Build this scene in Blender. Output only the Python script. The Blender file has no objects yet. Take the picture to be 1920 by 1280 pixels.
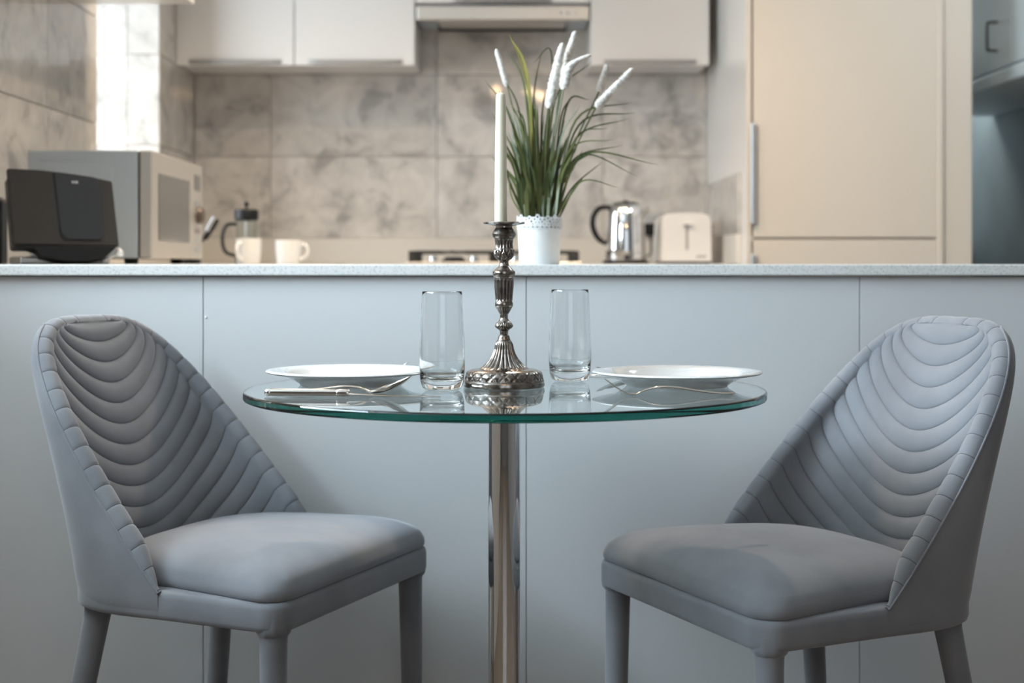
import bpy, bmesh, math, random
import numpy as np
from mathutils import Vector, Matrix

# ------------------------------------------------------------------ scene, camera, light
S = bpy.context.scene
C = S.collection
F, HY, EYE = 2800.0, 494.0, 0.925           # focal length in pixels of a 1920 wide frame, horizon row, eye height


def at(px, py, Y):
    """the point at depth Y that is seen at pixel (px, py) of the photograph"""
    return Vector(((px - 960.0) * Y / F, Y, EYE - (py - HY) * Y / F))


cam_d = bpy.data.cameras.new('camera')
cam = bpy.data.objects.new('camera', cam_d)
C.objects.link(cam)
cam.location = (0, 0, EYE)
cam.rotation_euler = (math.pi / 2, 0, 0)
cam_d.sensor_width = 36.0
cam_d.lens = F / 1920 * 36.0
cam_d.shift_y = -(640.0 - HY) / 1920.0
cam_d.dof.use_dof = True
cam_d.dof.focus_distance = 2.13
cam_d.dof.aperture_fstop = 4.2
cam_d.clip_start = 0.05
S.camera = cam

S.view_settings.view_transform = 'Standard'
S.view_settings.look = 'None'
S.view_settings.gamma = 1.0
S.view_settings.use_curve_mapping = False
S.view_settings.exposure = 0.0
S.cycles.use_denoising = True
S.cycles.max_bounces = 14
S.cycles.transmission_bounces = 12
S.cycles.glossy_bounces = 6
S.cycles.diffuse_bounces = 4
S.cycles.sample_clamp_indirect = 6.0
S.cycles.caustics_reflective = False

W = bpy.data.worlds.new('daylight')
S.world = W
W.use_nodes = True
wn = W.node_tree.nodes
wn['Background'].inputs[0].default_value = (0.72, 0.86, 1.0, 1)
wn['Background'].inputs[1].default_value = 1.0


def area(name, loc, rot, sx, sy, power, col):
    d = bpy.data.lights.new(name, 'AREA')
    d.shape = 'RECTANGLE'
    d.size, d.size_y, d.energy, d.color = sx, sy, power, col
    o = bpy.data.objects.new(name, d)
    o.location, o.rotation_euler = loc, rot
    C.objects.link(o)
    return o


def spot(name, loc, power, col, ang=2.5, blend=1.0, r=0.03):
    d = bpy.data.lights.new(name, 'SPOT')
    d.energy, d.color, d.spot_size, d.spot_blend, d.shadow_soft_size = power, col, ang, blend, r
    o = bpy.data.objects.new(name, d)
    o.location = loc
    C.objects.link(o)
    return o


DAY = (0.70, 0.87, 1.0)
WARM = (1.0, 0.66, 0.36)
# daylight through the tall window beside the table and the kitchen window
area('window_daylight', (-2.31, 1.42, 1.965), (0, -math.pi / 2, 0), 0.92, 2.05, 150, DAY)
kw = area('kitchen_window_daylight', (-3.0, 3.35, 2.0), (0, 0, 0), 3.4, 2.6, 270, (0.84, 0.93, 1.0))
kw.rotation_euler = (Vector((-1.2, 4.85, 1.75)) - kw.location).to_track_quat('-Z', 'Y').to_euler()
area('rear_fill', (0.3, -2.35, 1.5), (math.pi / 2, 0, 0), 2.0, 1.6, 5.0, (1.0, 0.95, 0.90))  # weak fill added behind the camera, not a known window
# added cool fill at the far end, brightening the passage beyond the tall cabinet
area('passage_far_fill', (1.69, 6.42, 2.0), (-math.pi / 2, 0, 0), 0.44, 0.4, 9, (0.88, 0.97, 1.0))
# warm ceiling downlights of the kitchen
DOWN = (1.0, 0.78, 0.56)
for sx_, sy_ in ((-0.65, 3.9), (0.15, 3.7)):
    spot('ceiling_downlight', (sx_, sy_, 2.40), 82, DOWN)
sp = spot('ceiling_downlight', (0.72, 3.05, 2.40), 19, (1.0, 0.76, 0.53), 1.35)
sp.rotation_euler = (Vector((1.03, 4.556, 1.35)) - sp.location).to_track_quat('-Z', 'Y').to_euler()
# extra lamp under the ceiling, put in to brighten the passage; no skylight there
area('passage_top_fill', (1.30, 3.6, 2.44), (0, 0, 0), 0.3, 0.6, 8, (0.82, 0.94, 1.0))
# cluster of warm ceiling lamps behind the camera
for sx_, sy_, sz_ in ((-0.12, -0.9, 2.3), (0.13, -0.95, 2.3), (0.22, -0.9, 2.26), (0.32, -0.85, 2.27)):
    d_ = bpy.data.lights.new('ceiling_bulb', 'POINT')
    d_.energy, d_.color, d_.shadow_soft_size = 2.6, WARM, 0.03
    o_ = bpy.data.objects.new('ceiling_bulb', d_)
    o_.location = (sx_, sy_, sz_)
    C.objects.link(o_)

# ------------------------------------------------------------------ materials
MATS = {}


def nodes(m):
    return m.node_tree.nodes, m.node_tree.links


def mat(name, col, rough=0.5, metal=0.0, spec=0.5, coat=0.0, coat_rough=0.05, sheen=0.0, trans=0.0, ior=1.5, emit=None):
    m = bpy.data.materials.new(name)
    m.use_nodes = True
    b = m.node_tree.nodes['Principled BSDF']
    b.inputs['Base Color'].default_value = (*col, 1)
    b.inputs['Roughness'].default_value = rough
    b.inputs['Metallic'].default_value = metal
    b.inputs['Specular IOR Level'].default_value = spec
    b.inputs['Coat Weight'].default_value = coat
    b.inputs['Coat Roughness'].default_value = coat_rough
    b.inputs['Sheen Weight'].default_value = sheen
    b.inputs['Transmission Weight'].default_value = trans
    b.inputs['IOR'].default_value = ior
    MATS[name] = m
    return m


def vary(m, c1, c2, scale=20, detail=4, rough=None, bump=0.0, bump_scale=None, stretch=(1, 1, 1), per_object=False, ramp=(0.35, 0.65)):
    """noise between two colours, with optional bump, in object space"""
    n, l = nodes(m)
    b = n['Principled BSDF']
    tc = n.new('ShaderNodeTexCoord')
    mp = n.new('ShaderNodeMapping')
    mp.inputs['Scale'].default_value = stretch
    l.new(tc.outputs['Object'], mp.inputs['Vector'])
    if per_object:
        oi = n.new('ShaderNodeObjectInfo')
        mul = n.new('ShaderNodeVectorMath'); mul.operation = 'SCALE'
        comb = n.new('ShaderNodeCombineXYZ')
        for k in range(3):
            l.new(oi.outputs['Random'], comb.inputs[k])
        l.new(comb.outputs[0], mul.inputs[0]); mul.inputs['Scale'].default_value = 37.0
        l.new(mul.outputs[0], mp.inputs['Location'])
    nt = n.new('ShaderNodeTexNoise')
    nt.inputs['Scale'].default_value = scale
    nt.inputs['Detail'].default_value = detail
    l.new(mp.outputs[0], nt.inputs['Vector'])
    cr = n.new('ShaderNodeValToRGB')
    cr.color_ramp.elements[0].position, cr.color_ramp.elements[1].position = ramp
    cr.color_ramp.elements[0].color, cr.color_ramp.elements[1].color = (*c1, 1), (*c2, 1)
    l.new(nt.outputs[0], cr.inputs[0])
    l.new(cr.outputs[0], b.inputs['Base Color'])
    if bump:
        nb = n.new('ShaderNodeTexNoise')
        nb.inputs['Scale'].default_value = bump_scale or scale
        nb.inputs['Detail'].default_value = 5
        l.new(mp.outputs[0], nb.inputs['Vector'])
        bp = n.new('ShaderNodeBump')
        bp.inputs['Strength'].default_value = bump
        bp.inputs['Distance'].default_value = 0.002
        l.new(nb.outputs[0], bp.inputs['Height'])
        l.new(bp.outputs[0], b.inputs['Normal'])
    return m


M_plaster = vary(mat('cream_wall_paint', (0.74, 0.70, 0.64), 0.7), (0.72, 0.68, 0.62), (0.77, 0.73, 0.67), 6, bump=0.05, bump_scale=90)
M_wall_teal = vary(mat('grey_green_wall_paint', (0.20, 0.25, 0.26), 0.7), (0.27, 0.30, 0.29), (0.30, 0.33, 0.32), 5)
M_tan = vary(mat('warm_tan_wall_paint', (0.40, 0.33, 0.27), 0.7), (0.135, 0.118, 0.104), (0.165, 0.145, 0.13), 5)
M_ceiling = mat('white_ceiling_paint', (0.8, 0.79, 0.77), 0.8)
M_floor = vary(mat('oak_floor_boards', (0.33, 0.22, 0.14), 0.35), (0.12, 0.085, 0.060), (0.205, 0.15, 0.108), 6, 8, stretch=(1, 9, 1), per_object=True)
M_panel = mat('pale_grey_lacquer', (0.62, 0.63, 0.635), 0.40, coat=0.12, coat_rough=0.12)
M_white = mat('white_gloss_lacquer', (0.78, 0.77, 0.755), 0.28, coat=0.3)
M_cream = mat('cream_satin_lacquer', (0.66, 0.595, 0.52), 0.5, spec=0.35)
M_quartz = vary(mat('pale_quartz', (0.66, 0.66, 0.64), 0.3), (0.50, 0.50, 0.48), (0.72, 0.72, 0.70), 260, 3, ramp=(0.3, 0.5))
M_upstand = vary(mat('warm_quartz', (0.68, 0.65, 0.60), 0.3), (0.64, 0.61, 0.56), (0.70, 0.67, 0.62), 200, 2)
M_gap = mat('dark_joint', (0.06, 0.06, 0.06), 0.8)
M_grout = mat('grey_grout', (0.42, 0.40, 0.37), 0.9)
M_alu = mat('brushed_aluminium', (0.56, 0.57, 0.58), 0.35, metal=0.9)
M_pull = mat('satin_grey_pull', (0.36, 0.36, 0.355), 0.5, metal=0.7)
M_steel = mat('brushed_steel', (0.60, 0.58, 0.55), 0.28, metal=1.0)
M_steel_grey = mat('silver_grey_enamel', (0.50, 0.56, 0.61), 0.42, metal=0.3)
M_steel_face = mat('warm_steel_face', (0.56, 0.54, 0.51), 0.38, metal=0.6)
M_chrome = mat('polished_chrome', (0.80, 0.80, 0.81), 0.05, metal=1.0)
M_cutlery = mat('stainless_cutlery', (0.66, 0.63, 0.59), 0.14, metal=1.0)
M_black = mat('black_plastic', (0.008, 0.008, 0.009), 0.4, spec=0.3)
M_cloth = vary(mat('black_speaker_cloth', (0.03, 0.026, 0.023), 0.85), (0.022, 0.019, 0.017), (0.042, 0.036, 0.031), 900, 2, bump=0.2, bump_scale=1200)
M_blackgloss = mat('black_gloss_plastic', (0.02, 0.021, 0.024), 0.42)
M_iron = mat('cast_iron', (0.03, 0.028, 0.027), 0.6)
M_darkglass = mat('dark_oven_glass', (0.10, 0.10, 0.095), 0.18)
M_porcelain = mat('white_porcelain', (0.79, 0.80, 0.80), 0.10, coat=0.5, coat_rough=0.03)
M_mug = mat('white_glazed_mug', (0.84, 0.85, 0.86), 0.2, coat=0.3)
M_toaster = mat('white_toaster_plastic', (0.78, 0.76, 0.74), 0.32)
M_pot = vary(mat('white_enamelled_metal', (0.80, 0.81, 0.81), 0.4), (0.70, 0.71, 0.71), (0.75, 0.76, 0.76), 30)
M_wax = mat('ivory_wax', (0.87, 0.82, 0.65), 0.45)
M_wax.node_tree.nodes['Principled BSDF'].inputs['Subsurface Weight'].default_value = 0.25
M_wax.node_tree.nodes['Principled BSDF'].inputs['Subsurface Radius'].default_value = (0.01, 0.008, 0.004)
M_spike = vary(mat('white_plume', (0.82, 0.78, 0.72), 0.9, sheen=0.4), (0.68, 0.63, 0.57), (0.82, 0.78, 0.72), 300)
M_leaf = vary(mat('grass_green', (0.05, 0.09, 0.022), 0.42), (0.030, 0.050, 0.014), (0.115, 0.125, 0.032), 12, per_object=True)
M_leaf_pale = vary(mat('yellow_grass_green', (0.22, 0.20, 0.035), 0.45), (0.16, 0.16, 0.03), (0.28, 0.24, 0.05), 15)
M_liner = mat('shade_grey_liner', (0.22, 0.23, 0.24), 0.6)  # dark grey paints in the shade of the white inner pot
M_soil = mat('dark_soil', (0.03, 0.025, 0.02), 0.95)
M_rubber = mat('knob_brown', (0.09, 0.065, 0.05), 0.4)
M_windowframe = mat('white_window_frame', (0.8, 0.8, 0.8), 0.4)
M_logo = mat('pale_badge', (0.55, 0.55, 0.53), 0.4)
M_logo_dark = mat('grey_print', (0.30, 0.26, 0.27), 0.5)
M_teal_cup = vary(mat('pale_blue_cupboard_paint', (0.36, 0.44, 0.48), 0.5), (0.70, 0.78, 0.81), (0.74, 0.82, 0.85), 8)
M_darkmetal = mat('blackened_handle_metal', (0.05, 0.05, 0.045), 0.4, metal=0.6)


def marble():
    m = mat('polished_marble', (0.52, 0.50, 0.47), 0.35, spec=0.3, coat=0.8, coat_rough=0.035)
    n, l = nodes(m)
    b = n['Principled BSDF']
    tc = n.new('ShaderNodeTexCoord'); oi = n.new('ShaderNodeObjectInfo')
    mul = n.new('ShaderNodeMath'); mul.operation = 'MULTIPLY'; mul.inputs[1].default_value = 53.0
    l.new(oi.outputs['Random'], mul.inputs[0])
    comb = n.new('ShaderNodeCombineXYZ')
    for k in range(3):
        l.new(mul.outputs[0], comb.inputs[k])
    add = n.new('ShaderNodeVectorMath'); add.operation = 'ADD'
    l.new(tc.outputs['Object'], add.inputs[0]); l.new(comb.outputs[0], add.inputs[1])
    n1 = n.new('ShaderNodeTexNoise'); n1.inputs['Scale'].default_value = 9.0; n1.inputs['Detail'].default_value = 9; n1.inputs['Roughness'].default_value = 0.62
    n1.inputs['Distortion'].default_value = 0.5
    l.new(add.outputs[0], n1.inputs['Vector'])
    r1 = n.new('ShaderNodeValToRGB')
    e = r1.color_ramp.elements
    e[0].position, e[0].color = 0.35, (0.35, 0.335, 0.315, 1)
    e[1].position, e[1].color = 0.64, (0.66, 0.63, 0.59, 1)
    e2 = e.new(0.47); e2.color = (0.56, 0.535, 0.50, 1)
    l.new(n1.outputs[0], r1.inputs[0])
    # thin veins where a slow noise crosses its middle
    n2 = n.new('ShaderNodeTexNoise'); n2.inputs['Scale'].default_value = 3.2; n2.inputs['Detail'].default_value = 7; n2.inputs['Distortion'].default_value = 1.2
    l.new(add.outputs[0], n2.inputs['Vector'])
    sub = n.new('ShaderNodeMath'); sub.operation = 'SUBTRACT'; sub.inputs[1].default_value = 0.5
    l.new(n2.outputs[0], sub.inputs[0])
    ab = n.new('ShaderNodeMath'); ab.operation = 'ABSOLUTE'; l.new(sub.outputs[0], ab.inputs[0])
    r2 = n.new('ShaderNodeValToRGB')
    r2.color_ramp.elements[0].position, r2.color_ramp.elements[0].color = 0.0, (0.55, 0.55, 0.56, 1)
    r2.color_ramp.elements[1].position, r2.color_ramp.elements[1].color = 0.06, (1, 1, 1, 1)
    l.new(ab.outputs[0], r2.inputs[0])
    mx = n.new('ShaderNodeMixRGB'); mx.blend_type = 'MULTIPLY'; mx.inputs[0].default_value = 0.22
    l.new(r1.outputs[0], mx.inputs[1]); l.new(r2.outputs[0], mx.inputs[2])
    # every tile is its own slab: a slight tone of its own
    mr = n.new('ShaderNodeMapRange'); mr.inputs[3].default_value = 0.88; mr.inputs[4].default_value = 1.10
    l.new(oi.outputs['Random'], mr.inputs[0])
    mx2 = n.new('ShaderNodeVectorMath'); mx2.operation = 'SCALE'
    l.new(mx.outputs[0], mx2.inputs[0]); l.new(mr.outputs[0], mx2.inputs['Scale'])
    l.new(mx2.outputs[0], b.inputs['Base Color'])
    return m


M_marble = marble()


def velvet():
    m = mat('blue_grey_velvet', (0.27, 0.29, 0.325), 0.8, spec=0.25, sheen=0.55)
    n, l = nodes(m)
    b = n['Principled BSDF']
    b.inputs['Sheen Roughness'].default_value = 0.45
    b.inputs['Sheen Tint'].default_value = (0.80, 0.82, 0.86, 1)
    tc = n.new('ShaderNodeTexCoord')
    n1 = n.new('ShaderNodeTexNoise'); n1.inputs['Scale'].default_value = 7; n1.inputs['Detail'].default_value = 3
    l.new(tc.outputs['Object'], n1.inputs['Vector'])
    r = n.new('ShaderNodeValToRGB')
    r.color_ramp.elements[0].position, r.color_ramp.elements[0].color = 0.35, (0.180, 0.187, 0.206, 1)
    r.color_ramp.elements[1].position, r.color_ramp.elements[1].color = 0.65, (0.240, 0.248, 0.270, 1)
    l.new(n1.outputs[0], r.inputs[0])
    n2 = n.new('ShaderNodeTexNoise'); n2.inputs['Scale'].default_value = 900; n2.inputs['Detail'].default_value = 2
    l.new(tc.outputs['Object'], n2.inputs['Vector'])
    mr = n.new('ShaderNodeMapRange'); mr.inputs[3].default_value = 0.86; mr.inputs[4].default_value = 1.14
    l.new(n2.outputs[0], mr.inputs[0])
    sc = n.new('ShaderNodeVectorMath'); sc.operation = 'SCALE'
    l.new(r.outputs[0], sc.inputs[0]); l.new(mr.outputs[0], sc.inputs['Scale'])
    l.new(sc.outputs[0], b.inputs['Base Color'])
    bp = n.new('ShaderNodeBump'); bp.inputs['Strength'].default_value = 0.15; bp.inputs['Distance'].default_value = 0.0006
    l.new(n2.outputs[0], bp.inputs['Height']); l.new(bp.outputs[0], b.inputs['Normal'])
    return m


M_velvet = velvet()
M_thread = mat('slate_thread', (0.085, 0.088, 0.10), 0.8)


def antique():
    m = mat('antique_silver', (0.46, 0.43, 0.40), 0.24, metal=1.0)
    n, l = nodes(m)
    b = n['Principled BSDF']
    at_ = n.new('ShaderNodeAttribute'); at_.attribute_name = 'groove'      # tarnish lying in the chased grooves
    tc = n.new('ShaderNodeTexCoord')
    nt = n.new('ShaderNodeTexNoise'); nt.inputs['Scale'].default_value = 120; nt.inputs['Detail'].default_value = 4
    l.new(tc.outputs['Object'], nt.inputs['Vector'])
    mx = n.new('ShaderNodeMixRGB')
    l.new(at_.outputs['Fac'], mx.inputs[0])
    r = n.new('ShaderNodeValToRGB')
    r.color_ramp.elements[0].position, r.color_ramp.elements[0].color = 0.35, (0.22, 0.195, 0.175, 1)
    r.color_ramp.elements[1].position, r.color_ramp.elements[1].color = 0.65, (0.42, 0.385, 0.355, 1)
    l.new(nt.outputs[0], r.inputs[0])
    l.new(r.outputs[0], mx.inputs[1]); mx.inputs[2].default_value = (0.07, 0.055, 0.045, 1)
    l.new(mx.outputs[0], b.inputs['Base Color'])
    mr = n.new('ShaderNodeMapRange'); mr.inputs[3].default_value = 0.20; mr.inputs[4].default_value = 0.5
    l.new(at_.outputs['Fac'], mr.inputs[0]); l.new(mr.outputs[0], b.inputs['Roughness'])
    return m


M_silver = antique()


def glass(name, ior=1.5, tint=(1, 1, 1), absorb=None, density=0.0, rough=0.0):
    m = bpy.data.materials.new(name)
    m.use_nodes = True
    n, l = nodes(m)
    n.remove(n['Principled BSDF'])
    g = n.new('ShaderNodeBsdfGlass')
    g.inputs['IOR'].default_value = ior
    g.inputs['Color'].default_value = (*tint, 1)
    g.inputs['Roughness'].default_value = rough
    l.new(g.outputs[0], n['Material Output'].inputs['Surface'])
    if absorb:
        v = n.new('ShaderNodeVolumeAbsorption')
        v.inputs['Color'].default_value = (*absorb, 1)
        v.inputs['Density'].default_value = density
        l.new(v.outputs[0], n['Material Output'].inputs['Volume'])
    return m


M_tableglass = glass('green_edged_float_glass', 1.52, absorb=(0.0, 0.55, 0.50), density=5.5)
M_tumbler = glass('clear_tumbler_glass', 1.5, (0.985, 0.99, 0.99))
M_pane = glass('window_glass', 1.02)
M_carafe = glass('carafe_glass', 1.06, (0.93, 0.95, 0.95))


# ------------------------------------------------------------------ mesh helpers
def link(name, me, m=None, parent=None, smooth=30, loc=None):
    if m is not None:
        me.materials.append(m)
    if smooth:
        for p in me.polygons:
            p.use_smooth = True
        try:
            me.set_sharp_from_angle(angle=math.radians(smooth))
        except Exception:
            pass
    o = bpy.data.objects.new(name, me)
    C.objects.link(o)
    if parent is not None:
        o.parent = parent
    if loc is not None:
        o.location = loc
    return o


def finish(name, bm, m=None, parent=None, smooth=0, loc=None, norm=True):
    if norm:
        bmesh.ops.recalc_face_normals(bm, faces=bm.faces)
    me = bpy.data.meshes.new(name)
    bm.to_mesh(me)
    bm.free()
    return link(name, me, m, parent, smooth, loc)


def thing(name, label, cat, loc=(0, 0, 0), rz=0.0, group=None):
    o = bpy.data.objects.new(name, None)
    o.location = loc
    o.rotation_euler = (0, 0, rz)
    o.empty_display_size = 0.05
    C.objects.link(o)
    return tag(o, label, cat, group)


def tag(o, label, cat, group=None):
    o['label'], o['category'] = label, cat
    if group:
        o['group'] = group
    return o


def add_box(bm, x0, x1, y0, y1, z0, z1, bevel=0.0, seg=2, mtx=None):
    vs = [bm.verts.new((x, y, z)) for z in (z0, z1) for y in (y0, y1) for x in (x0, x1)]
    fs = [(0, 2, 3, 1), (4, 5, 7, 6), (0, 1, 5, 4), (2, 6, 7, 3), (0, 4, 6, 2), (1, 3, 7, 5)]
    faces = [bm.faces.new([vs[i] for i in f]) for f in fs]
    out = vs
    if bevel > 0:
        ed = list({e for f in faces for e in f.edges})
        r = bmesh.ops.bevel(bm, geom=ed, offset=bevel, segments=seg, profile=0.5, affect='EDGES')
        out = list({v for f in r['faces'] for v in f.verts})
    if mtx is not None:
        vv = {v for v in out} | {v for v in vs if v.is_valid}
        bmesh.ops.transform(bm, matrix=mtx, verts=list(vv))
    return out


def box(name, x0, x1, y0, y1, z0, z1, m, parent=None, bevel=0.002, seg=2):
    bm = bmesh.new()
    add_box(bm, x0, x1, y0, y1, z0, z1, bevel, seg)
    return finish(name, bm, m, parent)


def cbox(name, x0, x1, y0, y1, z0, z1, m, parent=None, bevel=0.002, seg=2):
    """box whose origin is its own centre (parent must sit at the world origin unless coordinates are local)"""
    c = Vector(((x0 + x1) / 2, (y0 + y1) / 2, (z0 + z1) / 2))
    o = box(name, x0 - c.x, x1 - c.x, y0 - c.y, y1 - c.y, z0 - c.z, z1 - c.z, m, parent, bevel, seg)
    o.location = c
    return o


def struct(o):
    o['kind'] = 'structure'
    return o


def grid_mesh(P, closed_u=False, cap0=False, cap1=False, name='grid'):
    """P: array rows x cols x 3, closed_u joins last column to first"""
    R, K = P.shape[:2]
    v = P.reshape(-1, 3).tolist()
    f = []
    kk = K if closed_u else K - 1
    for i in range(R - 1):
        for j in range(kk):
            j2 = (j + 1) % K
            f.append((i * K + j, i * K + j2, (i + 1) * K + j2, (i + 1) * K + j))
    if cap0:
        f.append(tuple(range(K - 1, -1, -1)))
    if cap1:
        f.append(tuple((R - 1) * K + j for j in range(K)))
    me = bpy.data.meshes.new(name)
    me.from_pydata(v, [], f)
    bm = bmesh.new(); bm.from_mesh(me)
    bmesh.ops.remove_doubles(bm, verts=bm.verts, dist=1e-6)
    bmesh.ops.recalc_face_normals(bm, faces=bm.faces)
    bm.to_mesh(me); bm.free()
    return me


def lathe(name, prof, m, parent=None, seg=48, smooth=40, loc=None, close=False):
    """prof: list of (r, z) from bottom to top"""
    a = np.linspace(0, 2 * np.pi, seg, endpoint=False)
    P = np.array([[(r * math.cos(t), r * math.sin(t), z) for t in a] for r, z in (prof + [prof[0]] if close else prof)])
    me = grid_mesh(P, True, prof[0][0] > 1e-5 and not close, prof[-1][0] > 1e-5 and not close)
    return link(name, me, m, parent, smooth, loc)


def tube_mesh(pts, rad, seg=8, cap=True, flat=1.0, up=(0, 0, 1)):
    pts = np.array(pts, float)
    n = len(pts)
    rad = np.full(n, rad) if np.isscalar(rad) else np.array(rad, float)
    T = np.gradient(pts, axis=0)
    T /= np.linalg.norm(T, axis=1)[:, None] + 1e-12
    rows = []
    N = np.cross(T[0], up)
    if np.linalg.norm(N) < 1e-3:
        N = np.cross(T[0], (1, 0, 0))
    for i in range(n):
        N = N - T[i] * np.dot(N, T[i])
        N /= np.linalg.norm(N) + 1e-12
        B = np.cross(T[i], N)
        rows.append([pts[i] + rad[i] * (N * math.cos(t) + B * flat * math.sin(t)) for t in np.linspace(0, 2 * np.pi, seg, endpoint=False)])
    return grid_mesh(np.array(rows), True, cap, cap)


def tube(name, pts, rad, m, parent=None, seg=10, flat=1.0, up=(0, 0, 1), smooth=60):
    return link(name, tube_mesh(pts, rad, seg, True, flat, up), m, parent, smooth)


def bez(p, n=16):
    """smooth curve through control points (Catmull-Rom)"""
    p = [np.array(q, float) for q in p]
    p = [2 * p[0] - p[1]] + p + [2 * p[-1] - p[-2]]
    out = []
    for i in range(1, len(p) - 2):
        for t in np.linspace(0, 1, n, endpoint=False):
            a, b, c, d = p[i - 1], p[i], p[i + 1], p[i + 2]
            out.append(0.5 * ((2 * b) + (-a + c) * t + (2 * a - 5 * b + 4 * c - d) * t * t + (-a + 3 * b - 3 * c + d) * t ** 3))
    out.append(p[-2])
    return np.array(out)


def prism(bm, outline, y0, y1):
    """outline: (x, z) polygon extruded from y0 to y1"""
    a = [bm.verts.new((x, y0, z)) for x, z in outline]
    b = [bm.verts.new((x, y1, z)) for x, z in outline]
    n = len(a)
    bm.faces.new(a[::-1]); bm.faces.new(b)
    for i in range(n):
        bm.faces.new((a[i], a[(i + 1) % n], b[(i + 1) % n], b[i]))


# ------------------------------------------------------------------ room shell
XL, XR, YW, YB = -1.176, 1.95, 5.49, -2.5
CEIL = 2.45
TOP = 0.9235                                       # height of all worktops
WY0, WY1, WZ0, WZ1 = 4.195, 4.95, 1.0, 2.25        # kitchen window
floor = struct(box('floor', -2.30, XR + 0.1, YB - 0.1, 6.5, -0.05, 0.0, M_gap, None, 0))
random.seed(4)
# boards of the floor
fb = {}
for i, x in enumerate(np.arange(-2.20, XR - 0.01, 0.1563)):
    L = 2.25
    y = YB - (i % 4) * 0.55
    while y < 6.4:
        a, b_ = max(y, YB), min(y + L, 6.4)
        if b_ - a > 0.05:
            key = round(b_ - a, 3)
            if key not in fb:
                o = box('board', -0.0771, 0.0771, -(b_ - a) / 2 + 0.001, (b_ - a) / 2 - 0.001, 0, 0.006, M_floor, floor, 0.001, 1)
                fb[key] = o.data
            else:
                o = bpy.data.objects.new('board', fb[key]); C.objects.link(o); o.parent = floor
            o.location = (x + 0.0781, (a + b_) / 2, 0)
        y += L
struct(box('ceiling', -2.30, XR + 0.1, YB - 0.1, 6.5, CEIL, CEIL + 0.05, M_ceiling, None, 0))


def wall(name, pieces, m):
    bm = bmesh.new()
    for p in pieces:
        add_box(bm, *p)
    return struct(finish(name, bm, m, None, 0))


LWT = 0.345                                        # thickness of the outer (left) wall
LX = -2.20                                         # outer wall of the dining side, farther left than the kitchen's
LW0, LW1, LZ0, LZ1 = 0.4, 2.45, 1.5, 2.43        # window beside the table
wall_left = wall('wall_left', [
    (XL - LWT, XL, 2.76, WY0, 0, CEIL), (XL - LWT, XL, WY1, YW + 0.1, 0, CEIL),
    (XL - LWT, XL, WY0, WY1, 0, WZ0), (XL - LWT, XL, WY0, WY1, WZ1, CEIL)], M_plaster)
wall_return = wall('wall_return', [(LX, XL - 0.001, 2.735, 2.755, 0, CEIL)], M_plaster)
wall_dining = wall('wall_dining', [
    (LX - 0.1, LX, YB - 0.1, LW0, 0, CEIL), (LX - 0.1, LX, LW1, 2.755, 0, CEIL),
    (LX - 0.1, LX, LW0, LW1, 0, LZ0), (LX - 0.1, LX, LW0, LW1, LZ1, CEIL)], M_plaster)
wall_back = wall('wall_back', [(XL, 1.42, YW, YW + 0.1, 0, CEIL)], M_plaster)
wall_right = wall('wall_right', [(XR, XR + 0.1, YB - 0.1, 4.0, 0, CEIL)], M_tan)
wall_passage = wall('wall_passage', [(XR, XR + 0.1, 4.0, 6.5, 0, CEIL)], M_wall_teal)
wall_far = wall('wall_far', [(1.42, XR, 6.4, 6.5, 0, 1.0), (1.42, XR, 6.4, 6.5, 2.2, CEIL), (1.40, 1.42, YW, 6.5, 0, CEIL)], M_wall_teal)
wall_rear = wall('wall_rear', [(-2.20, -0.75, YB - 0.1, YB, 0, CEIL), (1.35, XR, YB - 0.1, YB, 0, CEIL),
                               (-0.75, 1.35, YB - 0.1, YB, 0, 0.65), (-0.75, 1.35, YB - 0.1, YB, 2.35, CEIL)], M_tan)
# the nib of wall to the right of the tall cabinet
struct(box('wall_nib', 1.318, 1.407, 4.565, YW, 0, CEIL, M_cream, None, 0.003))

# kitchen window: frame and pane at the outer side of the reveal
wf = struct(box('window_1', XL - 0.345, XL - 0.30, WY0, WY0 + 0.05, WZ0, WZ1, M_windowframe, None, 0.004))
box('frame', XL - 0.345, XL - 0.30, WY1 - 0.05, WY1, WZ0, WZ1, M_windowframe, wf, 0.004)
box('frame', XL - 0.345, XL - 0.30, WY0 + 0.05, WY1 - 0.05, WZ0, WZ0 + 0.05, M_windowframe, wf, 0.004)
box('frame', XL - 0.345, XL - 0.30, WY0 + 0.05, WY1 - 0.05, WZ1 - 0.05, WZ1, M_windowframe, wf, 0.004)

# marble tiles: 60 x 30 cm slabs, one object each
TILE = {}


def tile(parent, kind, a0, a1, z0, z1, pos):
    """kind 'y': faces -Y at Y=pos, 'x': faces +X at X=pos, 'l': faces -X at X=pos"""
    g = 0.0009
    key = (kind, round(a1 - a0, 4), round(z1 - z0, 4))
    h, w, t = (z1 - z0) / 2 - g, (a1 - a0) / 2 - g, 0.010
    if key not in TILE:
        if kind == 'y':
            o = box('tile', -w, w, -t, 0, -h, h, M_marble, parent, 0.0012, 1)
        elif kind == 'x':
            o = box('tile', 0, t, -w, w, -h, h, M_marble, parent, 0.0012, 1)
        else:
            o = box('tile', -t, 0, -w, w, -h, h, M_marble, parent, 0.0012, 1)
        TILE[key] = o.data
    else:
        o = bpy.data.objects.new('tile', TILE[key]); C.objects.link(o); o.parent = parent
    o.location = ((a0 + a1) / 2, pos, (z0 + z1) / 2) if kind == 'y' else (pos, (a0 + a1) / 2, (z0 + z1) / 2)
    return o


ZR = [1.017, 1.317, 1.617, 1.917, 2.217, CEIL]
XC = [XL + 0.012, -0.886, -0.276, 0.333, 0.716]
for r in range(3):
    for c in range(4):
        tile(wall_back, 'y', XC[c], XC[c + 1], ZR[r], ZR[r + 1], YW)
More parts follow.
